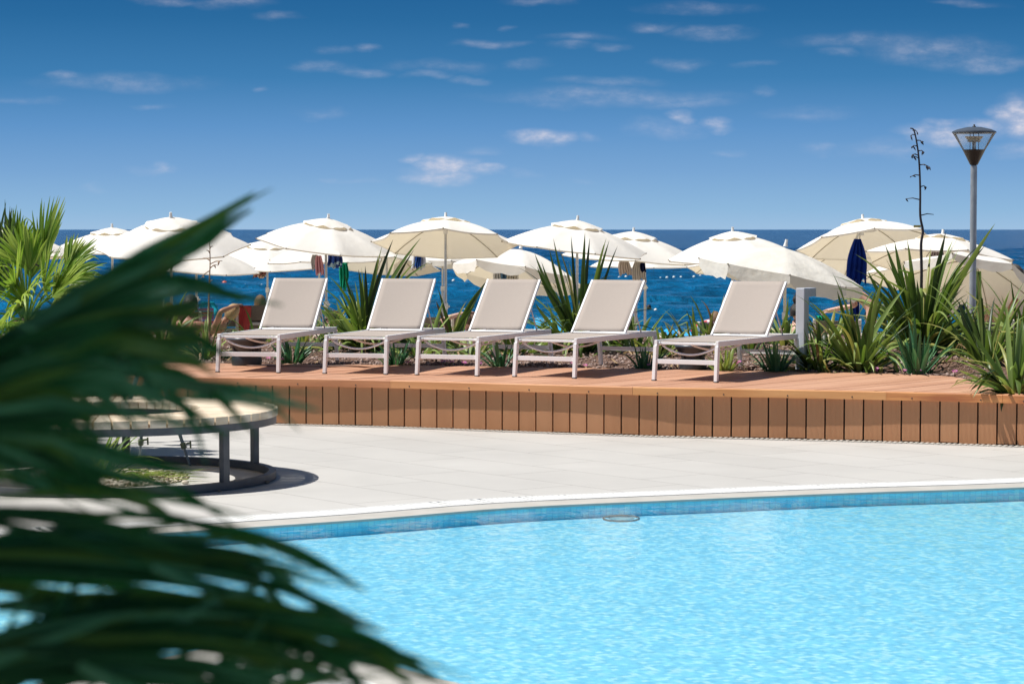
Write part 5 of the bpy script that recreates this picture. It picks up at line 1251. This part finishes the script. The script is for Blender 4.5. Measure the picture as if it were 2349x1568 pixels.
# ================================================================ beach chairs
M_taupe = mat('taupe_mesh', (.26, .21, .16), (.19, .155, .12), 120, rough=.85, transl=.15)
M_cream = mat('cream_plastic', (.72, .69, .60), (.66, .63, .54), 20, rough=.45)
def beach_chair():
    r = empty('beach_chair'); hw = .27
    mb = MB()
    for sx in (-1, 1):
        mb.bar((sx * hw, .22, .34), (sx * hw, -.26, .36), .03, .04); mb.bar((sx * hw, .26, .58), (sx * hw, -.30, .60), .045, .03)
    mb.build('frame', M_cream, r, bevel=.004)
    for sx in (-1, 1):
        for y0, y1 in ((.24, .26), (-.26, -.30)):
            mb = MB(); mb.bar((sx * hw, y0, .0), (sx * hw, y1, .58), .032, .032); mb.build('leg', M_cream, r, bevel=.003)
    mb = MB()
    for sx in (-1, 1): mb.bar((sx * hw, -.27, .36), (sx * hw, -.46, .98), .034, .034)
    mb.bar((-hw, -.385, .74), (hw, -.385, .74), .03, .035); mb.build('back_frame', M_cream, r, bevel=.004)
    mb = MB(); mb.box((0, 0, .345), (2 * hw - .03, .46, .012)); mb.build('seat', M_taupe, r)
    for (z0, z1) in ((.78, .96), (.42, .72)):
        mb = MB(); y = lambda z: -.27 - (z - .36) * .306
        mb.add([(-hw + .012, y(z0), z0), (hw - .012, y(z0), z0), (hw - .012, y(z1), z1), (-hw + .012, y(z1), z1)], [(0, 1, 2, 3)]); o = mb.build('backrest', M_taupe, r); s = o.modifiers.new('solid', 'SOLIDIFY'); s.thickness = .006
    return r
chp = beach_chair(); CHG = 'cream framed beach chairs seen from behind'
chairs = [(597, 694, 33, 5, 'taupe backed beach chair behind the front end of the leftmost lounger'), (1004, 722, 33, -6, 'taupe backed beach chair at the third umbrella pole'), (1075, 720, 32.5, 8, 'beach chair with the ponytailed woman in it'),
          (1915, 729, 30, -4, 'taupe beach chair with a green cloth over its arm right of the grey post'), (1865, 735, 33, 60, 'white armed beach chair seen beside the grey post'), (2245, 730, 28.9, 3, 'taupe beach chair behind the lamp post where a woman lies'),
          (1640, 735, 31, 2, 'beach chair under a mauve towel'), (2300, 745, 31, 20, 'beach chair under the leaning man at the right border'), (435, 712, 31, -10, 'beach chair of the man in the dark cap'), (545, 712, 33, 20, 'beach chair under the red towel')]
for i, (x, ytop, D_, rz, lab) in enumerate(chairs):
    o = chp if i == 0 else copy_tree(chp); p = at_y(x, ytop, D_); sc = min(1.35, max(.75, (p.z - BZ) / .98))
    o.location = (p.x, D_, BZ); o.rotation_euler = (0, 0, R(rz)); o.scale = (sc, sc, sc); tag(o, lab, 'beach chair', CHG)
# towels and things lying about
def slab_towel(name, label, cat, corners, D0, D1, m, th=.02):
    x0, y0, x1, y1 = corners; a = at_y(x0, y0, D1); b = at_y(x1, y1, D0); nx, ny = 16, 12; vs = []; fs = []
    for j in range(ny + 1):
        t = j / ny
        for i in range(nx + 1):
            u = i / nx; x = a.x + (b.x - a.x) * u; y = D1 + (D0 - D1) * t; z = a.z + (b.z - a.z) * t
            vs.append((x - a.x + .02 * math.sin(t * 7), y - D1 + .02 * math.sin(u * 9), z - a.z + .025 * math.sin(u * 8 + t * 5) + .015 * math.sin(u * 21)))
    for j in range(ny):
        for i in range(nx): k = j * (nx + 1) + i; fs.append((k, k + 1, k + nx + 2, k + nx + 1))
    mb = MB(); mb.add(vs, fs); o = mb.build(name, m, smooth=True); s = o.modifiers.new('solid', 'SOLIDIFY'); s.thickness = th; o.location = (a.x, D1, a.z); tag(o, label, cat); return o
M_blue = mat('bright_blue_towel', (.02, .42, .80), (.01, .22, .60), 7, rough=.9)
slab_towel('beach_towel', 'bright blue towel spread behind the gap between the fourth and fifth loungers', 'towel', (1523, 762, 1622, 788), 30.2, 31.6, M_blue)
slab_towel('beach_towel', 'plain sky blue towel spread behind the tall flax clump', 'towel', (1225, 736, 1345, 786), 30.5, 31.8, mat('sky_blue_towel', (.02, .33, .62), (.02, .28, .55), 4, rough=.9))
cloth('beach_towel', 'striped pink and blue towel over the chair before the man in the dark cap', 'towel', (402, 706, 491, 756), 34.5, None, seed=30, folds=1, pinch=.97, amp=.04, stripes=stripe_mat('beach_stripes', [(.45, .06, .12), (.10, .16, .45), (.5, .12, .22), (.35, .05, .10), (.08, .30, .55), (.40, .10, .28), (.12, .10, .30)], .13))
cloth('beach_towel', 'turquoise towel corner over the striped one', 'towel', (455, 692, 500, 726), 34.8, (.02, .42, .55), seed=31, folds=1, pinch=.6)
cloth('beach_towel', 'coral red towel over the reclining blonde woman\'s chair', 'towel', (545, 701, 578, 772), 32.4, (.62, .10, .09), (.5, .08, .07), seed=32, folds=1, pinch=.9, taper_bottom=.6)
cloth('beach_towel', 'mauve towel hung over a chair back by the rightmost lounger', 'towel', (1600, 738, 1648, 786), 30.7, (.40, .26, .36), (.34, .21, .30), seed=33, folds=4, pinch=.95, amp=.02)
cloth('beach_towel', 'green towel draped over a chair arm right of the grey post', 'towel', (1870, 724, 1896, 782), 29.8, (.02, .50, .27), (.02, .40, .2), seed=34, folds=3, pinch=.8)
# red and white ball-like inflatable / small parasol
mb = MB(); M_rd = mat('parasol_red', (.65, .03, .04), None, 10, rough=.6, transl=.2); M_wh2 = mat('parasol_white', (.8, .8, .8), None, 10, rough=.6, transl=.2)
n = 32; vs = []; fs = []; mis = []
for j in range(9):
    th = PI / 2 * j / 8
    for i in range(n): vs.append((.34 * math.sin(th) * math.cos(2 * PI * i / n), .34 * math.sin(th) * math.sin(2 * PI * i / n), .22 * math.cos(th)))
b = MB()
for j in range(8):
    for i in range(n): b.add([vs[j * n + i], vs[(j + 1) * n + i], vs[(j + 1) * n + (i + 1) % n], vs[j * n + (i + 1) % n]], [(0, 1, 2, 3)], 1 if (i % 8 in (3, 4)) or j == 0 else 0)
p = at_y(1636, 762, 33.5); sp_ = empty('small_parasol', (p.x, 33.5, BZ)); tag(sp_, 'small red and white children\'s parasol behind the rightmost lounger', 'parasol')
o = b.build('canopy', [M_rd, M_wh2], sp_, smooth=True); o.location = (0, 0, p.z - BZ - .04); o.rotation_euler = (R(12), R(-8), 0)
b = MB(); b.tube([(0, 0, 0), (0, 0, p.z - BZ + .16)], .012, 8); b.build('pole', M_plastic, sp_)

# ================================================================ people
def skinmesh(name, verts, edges, radii, m, parent=None, sub=1, loc=(0, 0, 0)):
    me = bpy.data.meshes.new(name); me.from_pydata([tuple(v) for v in verts], edges, [])
    o = bpy.data.objects.new(name, me); col.objects.link(o)
    sk = o.modifiers.new('skin', 'SKIN'); sk.use_smooth_shade = True; sk.branch_smoothing = .4
    for i, r in enumerate(radii):
        rr = r if isinstance(r, tuple) else (r, r)
        me.skin_vertices[0].data[i].radius = rr
    me.skin_vertices[0].data[0].use_root = True
    if sub:
        s = o.modifiers.new('sub', 'SUBSURF'); s.levels = sub; s.render_levels = sub
    dg = bpy.context.evaluated_depsgraph_get(); ev = o.evaluated_get(dg); m2 = bpy.data.meshes.new_from_object(ev)
    o.modifiers.clear(); o.data = m2; bpy.data.meshes.remove(me); m2.name = name
    m2.materials.clear(); m2.materials.append(m); m2.polygons.foreach_set('use_smooth', [True] * len(m2.polygons))
    if parent is not None: o.parent = parent
    return o
SKIN = {'tan': mat('skin_tanned', (.42, .22, .14), (.36, .18, .11), 12, rough=.5), 'fair': mat('skin_fair', (.62, .38, .29), (.56, .32, .24), 12, rough=.5), 'red': mat('skin_sunburnt', (.50, .23, .16), (.44, .19, .13), 12, rough=.5)}
HAIR = {'dark': mat('hair_dark', (.03, .022, .018), (.015, .01, .008), 60, rough=.5, stretch=(3, 3, .4), bump=1.0, bscale=40, bdist=.01), 'brown': mat('hair_brown', (.12, .065, .035), (.06, .03, .018), 60, rough=.5, stretch=(3, 3, .4), bump=1.0, bscale=40, bdist=.01), 'auburn': mat('hair_auburn', (.24, .13, .06), (.09, .045, .02), 60, rough=.5, stretch=(3, 3, .4), bump=1.0, bscale=40, bdist=.01), 'blond': mat('hair_blond', (.50, .34, .16), (.32, .20, .09), 60, rough=.5, stretch=(3, 3, .4), bump=1.0, bscale=40, bdist=.01), 'grey': mat('hair_grey', (.10, .09, .085), (.03, .025, .022), 60, rough=.6, stretch=(3, 3, .4), bump=1.0, bscale=40, bdist=.01)}
PG = 'people on the beach'
SIT = dict(pelvis=(0, 0, .46), waist=(0, -.04, .62), chest=(0, -.06, .86), neck=(0, -.04, 1.03), head=(0, -.01, 1.19), shL=(-.175, -.05, .96), shR=(.175, -.05, .96), elL=(-.25, .04, .70), elR=(.25, .04, .70), wrL=(-.2, .26, .62), wrR=(.2, .26, .62), hpL=(-.10, .02, .44), hpR=(.10, .02, .44), knL=(-.13, .44, .46), knR=(.13, .44, .46), anL=(-.13, .48, .08), anR=(.13, .48, .08))
def person(label, headpx, D, rz, pose=None, skin='fair', hair='brown', hairstyle='short', swim=None, swim_c=(.02, .1, .4), cap=None, face=0.0, glasses=False, scale=1.0, fixed_z=None):
    J = dict(SIT); J.update(pose or {}); J = {k: Vector(v) * scale for k, v in J.items()}
    hp = at_y(headpx[0], headpx[1], D); rot = Matrix.Rotation(R(rz), 3, 'Z')
    hw_ = rot @ J['head']; base = Vector((hp.x - hw_.x, D - hw_.y, hp.z - hw_.z)) if fixed_z is None else Vector((hp.x - hw_.x, D - hw_.y, fixed_z))
    root = empty('person', base, R(rz)); tag(root, label, 'person', PG)
    V = []; E = []; RD = []
    def a(p, r, link=None):
        V.append(Vector(p)); RD.append(r if isinstance(r, tuple) else (r, r)); i = len(V) - 1
        if link is not None: E.append((link, i))
        return i
    s = scale
    pel = a(J['pelvis'], (.145 * s, .105 * s)); wa = a(J['waist'], (.125 * s, .09 * s), pel); ch = a(J['chest'], (.155 * s, .10 * s), wa)
    nb = a(J['neck'].lerp(J['chest'], .35), (.085 * s, .07 * s), ch); ne = a(J['neck'], .052 * s, nb); jaw = a(J['neck'].lerp(J['head'], .45), (.055 * s, .06 * s), ne)
    for S in 'LR':
        sh = a(J['sh' + S], .058 * s, nb); um = a(J['sh' + S].lerp(J['el' + S], .45), .046 * s, sh); el_ = a(J['el' + S], .037 * s, um); fm = a(J['el' + S].lerp(J['wr' + S], .35), .038 * s, el_); wr = a(J['wr' + S], .025 * s, fm)
        dirh = (J['wr' + S] - J['el' + S]).normalized(); sd = dirh.cross(Vector((0, 0, 1)));
        if sd.length < .1: sd = Vector((1, 0, 0))
        sd.normalize(); palm_ = a(J['wr' + S] + dirh * .05 * s, (.034 * s, .018 * s), wr)
        for q, ln in ((-1.5, .062), (-.5, .074), (.5, .07), (1.5, .055)):
            b0 = J['wr' + S] + dirh * .092 * s + sd * q * .017 * s
            k1 = a(b0, .0085 * s, palm_); k2 = a(b0 + dirh * ln * .5 * s + Vector((0, 0, -.008)), .0075 * s, k1); a(b0 + dirh * ln * s * .9 + Vector((0, 0, -.024)), .006 * s, k2)
        t1 = a(J['wr' + S] + dirh * .045 * s - sd * .038 * s, .009 * s, palm_); a(J['wr' + S] + dirh * .085 * s - sd * .052 * s, .007 * s, t1)
        hpj = a(J['hp' + S], .092 * s, pel); th = a(J['hp' + S].lerp(J['kn' + S], .5), .078 * s, hpj); kn = a(J['kn' + S], .054 * s, th); cf = a(J['kn' + S].lerp(J['an' + S], .35), .055 * s, kn); an = a(J['an' + S], .034 * s, cf)
        fd = Vector(J.get('foot', Vector((0, 1, -.15)))).normalized(); hl = a(J['an' + S] + Vector((0, 0, -.03 * s)) + fd * .07 * s, (.036 * s, .028 * s), an); a(J['an' + S] + Vector((0, 0, -.045 * s)) + fd * .17 * s, (.036 * s, .017 * s), hl)
    body = skinmesh('body', V, E, RD, SKIN[skin], root)
    # head joined to the body surface: skull, jaw, nose, ears
    hd = J['head']; fwd_a = R(face); tilt = (J['head'] - J['neck']).normalized()
    HR = Matrix.Rotation(fwd_a, 3, 'Z') if abs(tilt.z) > .3 else Matrix.Identity(3)
    lean = Vector((0, 0, 1)).rotation_difference(tilt).to_matrix()
    def H(p): return hd + lean @ (HR @ (Vector(p) * s))
    bm = bmesh.new(); bm.from_mesh(body.data)
    def blob(c, r, su=16, sv=12):
        ret = bmesh.ops.create_uvsphere(bm, u_segments=su, v_segments=sv, radius=1.0)
        for v in ret['verts']:
            p = v.co.copy(); q = Vector((p.x * r[0], p.y * r[1], p.z * r[2]))
            if su == 16:  # skull narrows to the chin
                k_ = max(0, -p.z); q.x *= 1 - .30 * k_; q.y = q.y * (1 - .18 * k_) + .018 * k_
            v.co = H(Vector(c) + q)
    blob((0, 0, 0), (.076, .098, .118)); blob((0, .100, -.015), (.013, .018, .022), 8, 6); blob((-.078, -.005, -.01), (.009, .018, .03), 8, 6); blob((.078, -.005, -.01), (.009, .018, .03), 8, 6); blob((0, .088, -.062), (.026, .010, .008), 8, 6)
    for f_ in bm.faces: f_.smooth = True
    bm.to_mesh(body.data); bm.free()
    for sx in (-1, 1):
        mb = MB(); mb.ball(H((sx * .031, .088, .008)), (.011 * s, .008 * s, .007 * s), 8, 6); mb.build('eye', HAIR['dark'], root, smooth=True)
    # hair
    mb = MB(); hm = HAIR[hair]
    if hairstyle != 'balding':
        vs = []; fs = []; nu, nv = 20, 9; rq = random.Random(int(headpx[0]))
        for j in range(nv + 1):
            for i in range(nu):
                az = 2 * PI * i / nu; back_ = .5 - .5 * math.sin(az); lim = (.40 + .30 * back_) * PI if hairstyle in ('short', 'bun', 'pony') else (.42 + .42 * back_) * PI
                th = lim * j / nv; w_ = 1 + rq.uniform(-.02, .035)
                vs.append(H((.086 * math.sin(th) * math.cos(az) * w_, .110 * math.sin(th) * math.sin(az) * w_ - .008, .130 * math.cos(th) * w_)))
        for j in range(nv):
            for i in range(nu): fs.append((j * nu + i, (j + 1) * nu + i, (j + 1) * nu + (i + 1) % nu, j * nu + (i + 1) % nu))
        mb.add(vs, fs)
        if hairstyle == 'bun': mb.ball(H((0, -.09, .13)), (.038 * s, .038 * s, .045 * s), 10, 8); [mb.tube([H((0, -.09, .14)), H((rq.uniform(-.05, .05), -.09 + rq.uniform(-.05, .02), .20))], [.008, .002], 5) for _ in range(6)]
        if hairstyle == 'pony': mb.tube([H((0, -.10, .06)), H((.0, -.16, .02)), H((.01, -.17, -.10)), H((0, -.15, -.22))], [.022 * s, .036 * s, .034 * s, .01 * s], 9)
        if hairstyle == 'long': mb.tube([H((0, -.075, .0)), H((0, -.10, -.12)), H((0, -.11, -.26))], [.07 * s, .075 * s, .03 * s], 10)
    else:
        for k in range(30):
            az = PI + PI * k / 29; mb.tube([H((.08 * math.cos(az), .10 * math.sin(az) - .01, -.05)), H((.084 * math.cos(az), .106 * math.sin(az) - .01, .0)), H((.076 * math.cos(az), .095 * math.sin(az), .07)), H((.05 * math.cos(az), .055 * math.sin(az), .112))], [.006, .013, .013, .008], 5)
    mb.build('hair', hm, root, smooth=True)
    if cap:
        mb = MB(); cm_ = mat('cap_' + cap[0], cap[1], None, 20, rough=.8); vs = []; nu = 20
        prof_ = [(0, .150), (.045, .145), (.075, .115), (.088, .06), (.090, .025)]
        for r_, z_ in prof_:
            for i in range(nu): az = 2 * PI * i / nu; vs.append(H((r_ * math.cos(az), r_ * 1.2 * math.sin(az), z_)))
        fs = [(j * nu + i, (j + 1) * nu + i, (j + 1) * nu + (i + 1) % nu, j * nu + (i + 1) % nu) for j in range(4) for i in range(nu)]
        mb.add(vs, fs); mb.add([H((-.07, .085, .03)), H((.07, .085, .03)), H((.05, .19, .015)), H((0, .205, .013)), H((-.05, .19, .015))], [(0, 1, 2, 3, 4)]); mb.build('cap', cm_, root, smooth=True)
    if glasses:
        mb = MB()
        for sx in (-1, 1): mb.ball(H((sx * .033, .098, .010)), (.028 * s, .010 * s, .022 * s), 10, 6); mb.tube([H((sx * .06, .09, .012)), H((sx * .083, .0, .012))], .004, 5)
        mb.build('sunglasses', mat('sunglass_black', (.01, .01, .012), None, 10, rough=.15), root, smooth=True)
    sm = mat('swim_%d_%d_%d' % tuple(int(c * 255) for c in swim_c), swim_c, None, 30, rough=.7) if not isinstance(swim_c, bpy.types.Material) else swim_c
    if swim in ('bikini', 'onepiece', 'shorts'):
        V = [J['pelvis'], J['hpL'].lerp(J['knL'], .10 if swim != 'shorts' else .38), J['hpR'].lerp(J['knR'], .10 if swim != 'shorts' else .38), J['pelvis'].lerp(J['waist'], .35)]
        skinmesh('swimwear', V, [(0, 1), (0, 2), (0, 3)], [(.155 * s, .115 * s), .102 * s if swim != 'shorts' else .100 * s, .102 * s if swim != 'shorts' else .100 * s, (.145 * s, .108 * s)], sm, root)
    if swim in ('bikini', 'onepiece'):
        V = [J['chest'] + Vector((0, 0, -.03 * s)), J['chest'].lerp(J['waist'], .35 if swim == 'bikini' else .9)]
        skinmesh('bikini_top', V, [(0, 1)], [(.163 * s, .112 * s), (.15 * s, .104 * s)], sm, root)
        mb = MB()
        for sx in 'LR': mb.tube([J['chest'] + Vector((.09 * s * (-1 if sx == 'L' else 1), .1 * s, 0)), J['sh' + sx].lerp(J['neck'], .5) + Vector((0, 0, .05 * s)), J['chest'] + Vector((.08 * s * (-1 if sx == 'L' else 1), -.105 * s, 0))], .007, 5)
        mb.build('strap', sm, root, smooth=True)
    return root
person('person seen from behind in a dark cap with bare sunburnt back, before a striped towel', (436, 702), 30.3, -8, skin='red', hair='dark', swim='shorts', swim_c=(.05, .05, .1), cap=('dark', (.012, .02, .025)), pose=dict(head=(0, .03, 1.19)))
RECL = dict(pelvis=(0, 0, .36), waist=(0, -.14, .44), chest=(0, -.33, .60), neck=(0, -.45, .72), head=(0, -.55, .84), shL=(-.17, -.39, .66), shR=(.17, -.39, .66), hpL=(-.1, .04, .35), hpR=(.1, .04, .35), knL=(-.12, .42, .52), knR=(.12, .46, .40), anL=(-.12, .72, .2), anR=(.12, .86, .25))
person('reclining blonde person in sunglasses with one bent arm behind the head on a red towel', (531, 716), 31.4, 80, dict(RECL, elL=(-.32, -.50, .86), wrL=(-.12, -.62, .92), elR=(.26, -.2, .5), wrR=(.18, .05, .46)), 'tan', 'blond', 'short', 'bikini', (.03, .03, .05), face=-60, glasses=True)
person('auburn haired person sitting with back turned above the taupe chair at the left', (597, 697), 34.0, 4, skin='tan', hair='auburn', hairstyle='short', swim='bikini', swim_c=(.05, .12, .3))
person('person with light brown hair half hidden by leaves at the left', (372, 720), 30.0, -20, skin='tan', hair='brown', hairstyle='long', swim='bikini', swim_c=(.35, .25, .08))
person('person with reddish hair behind the leaves, highest head at the far left', (358, 690), 33.0, 0, skin='fair', hair='auburn', hairstyle='short', swim='shorts', swim_c=(.2, .1, .1))
person('blonde person partly hidden beside the first umbrella pole', (387, 712), 32.0, 10, skin='fair', hair='blond', hairstyle='pony', swim='bikini', swim_c=(.6, .3, .3), scale=.85)
person('bare backed person bending down behind the back of the leftmost lounger', (765, 735), 29.5, -30, dict(chest=(0, .06, .82), neck=(0, .16, .94), head=(0, .26, 1.02), shL=(-.175, .12, .88), shR=(.175, .12, .88), elL=(-.24, .2, .62), elR=(.24, .2, .62), wrL=(-.2, .4, .5), wrR=(.2, .4, .5)), 'fair', 'brown', 'short', 'shorts', (.05, .1, .25))
person('ponytailed brunette person with both arms raised behind the head left of the middle lounger', (1074, 735), 31.6, 30, dict(elL=(-.34, .10, 1.20), wrL=(-.12, -.02, 1.28), elR=(.34, .12, 1.18), wrR=(.12, 0, 1.27)), 'fair', 'brown', 'pony', 'bikini', (.25, .3, .6))
person('curly haired child sitting under the red and white parasol', (1641, 734), 31.6, 5, skin='fair', hair='auburn', hairstyle='short', swim='shorts', swim_c=(.3, .1, .1), scale=.9)
person('person in a crimson swimsuit with a small bun, partly behind the grey post', (1832, 716), 28.7, -52, skin='fair', hair='dark', hairstyle='bun', swim='onepiece', swim_c=(.55, .02, .06), glasses=True, pose=dict(head=(0, .06, 1.17), chest=(0, .0, .86), neck=(0, .02, 1.03)))
BEND = dict(pelvis=(0, -.22, .95), waist=(0, -.1, 1.08), chest=(0, .08, 1.20), neck=(0, .22, 1.26), head=(0, .36, 1.27), shL=(-.18, .15, 1.22), shR=(.18, .15, 1.22), elL=(-.2, .26, .95), elR=(.2, .26, .95), wrL=(-.08, .38, .76), wrR=(.06, .38, .74), hpL=(-.1, -.22, .93), hpR=(.1, -.22, .93), knL=(-.12, -.16, .50), knR=(.12, -.16, .50), anL=(-.12, -.2, .08), anR=(.12, -.2, .08))
STAND = dict(pelvis=(0, 0, .92), waist=(0, .02, 1.06), chest=(0, .07, 1.28), neck=(0, .12, 1.44), head=(0, .18, 1.58), shL=(-.18, .08, 1.37), shR=(.18, .08, 1.37), elL=(-.22, .26, 1.13), elR=(.22, .22, 1.10), wrL=(-.06, .46, .97), wrR=(.07, .44, .94), hpL=(-.1, 0, .90), hpR=(.1, 0, .90), knL=(-.12, .04, .48), knR=(.12, .0, .48), anL=(-.12, 0, .08), anR=(.12, -.04, .08))
person('person bending down under the sagging umbrella, hands reaching down over the green towel', (1905, 652), 33.4, 82, dict(BEND, elR=(.20, .0, .98), elL=(-.2, .04, .98), wrR=(.10, .34, .90), wrL=(-.06, .36, .92)), 'fair', 'dark', 'short', 'shorts', (.02, .10, .16))
LIE = dict(pelvis=(0, 0, .50), waist=(0, -.16, .54), chest=(0, -.38, .58), neck=(0, -.54, .64), head=(0, -.68, .70), shL=(-.17, -.46, .60), shR=(.17, -.46, .60), elL=(-.26, -.25, .5), elR=(.26, -.25, .5), wrL=(-.22, 0, .48), wrR=(.22, 0, .48), hpL=(-.1, .05, .49), hpR=(.1, .05, .49), knL=(-.12, .46, .55), knR=(.12, .46, .5), anL=(-.12, .86, .42), anR=(.12, .88, .40))
person('person leaning back in a flowered bikini bottom right behind the lamp post', (2268, 640), 32.6, 172, RECL, 'fair', 'brown', 'long', 'bikini', pattern_mat('flower_print', (.01, .02, .08), (.15, .35, .6), 45, .5, cc=(.5, .15, .25)))
person('dark haired balding person with bare hairy shoulders leaning forward at the right border', (2326, 628), 31.5, 75, dict(head=(0, .04, 1.20), elL=(-.26, .1, .70), wrL=(-.2, .16, .44), elR=(.27, -.02, .70), wrR=(.22, .05, .45)), 'tan', 'grey', 'balding', 'shorts', (.02, .16, .5), face=0)
person('dark haired person cut off by the right border behind the leaning one', (2352, 640), 32.5, 100, skin='tan', hair='dark', hairstyle='long', swim='onepiece', swim_c=(.02, .03, .10))
# swimmer, up to the shoulders in the sea
c = at_z(1490, 712, SEA_Z); person('swimmer far out in the sea seen between two loungers', (1489, 706), c.y, -40, dict(pelvis=(0, 0, .3), waist=(0, 0, .5)), 'fair', 'dark', 'short', 'onepiece', (.02, .05, .3))
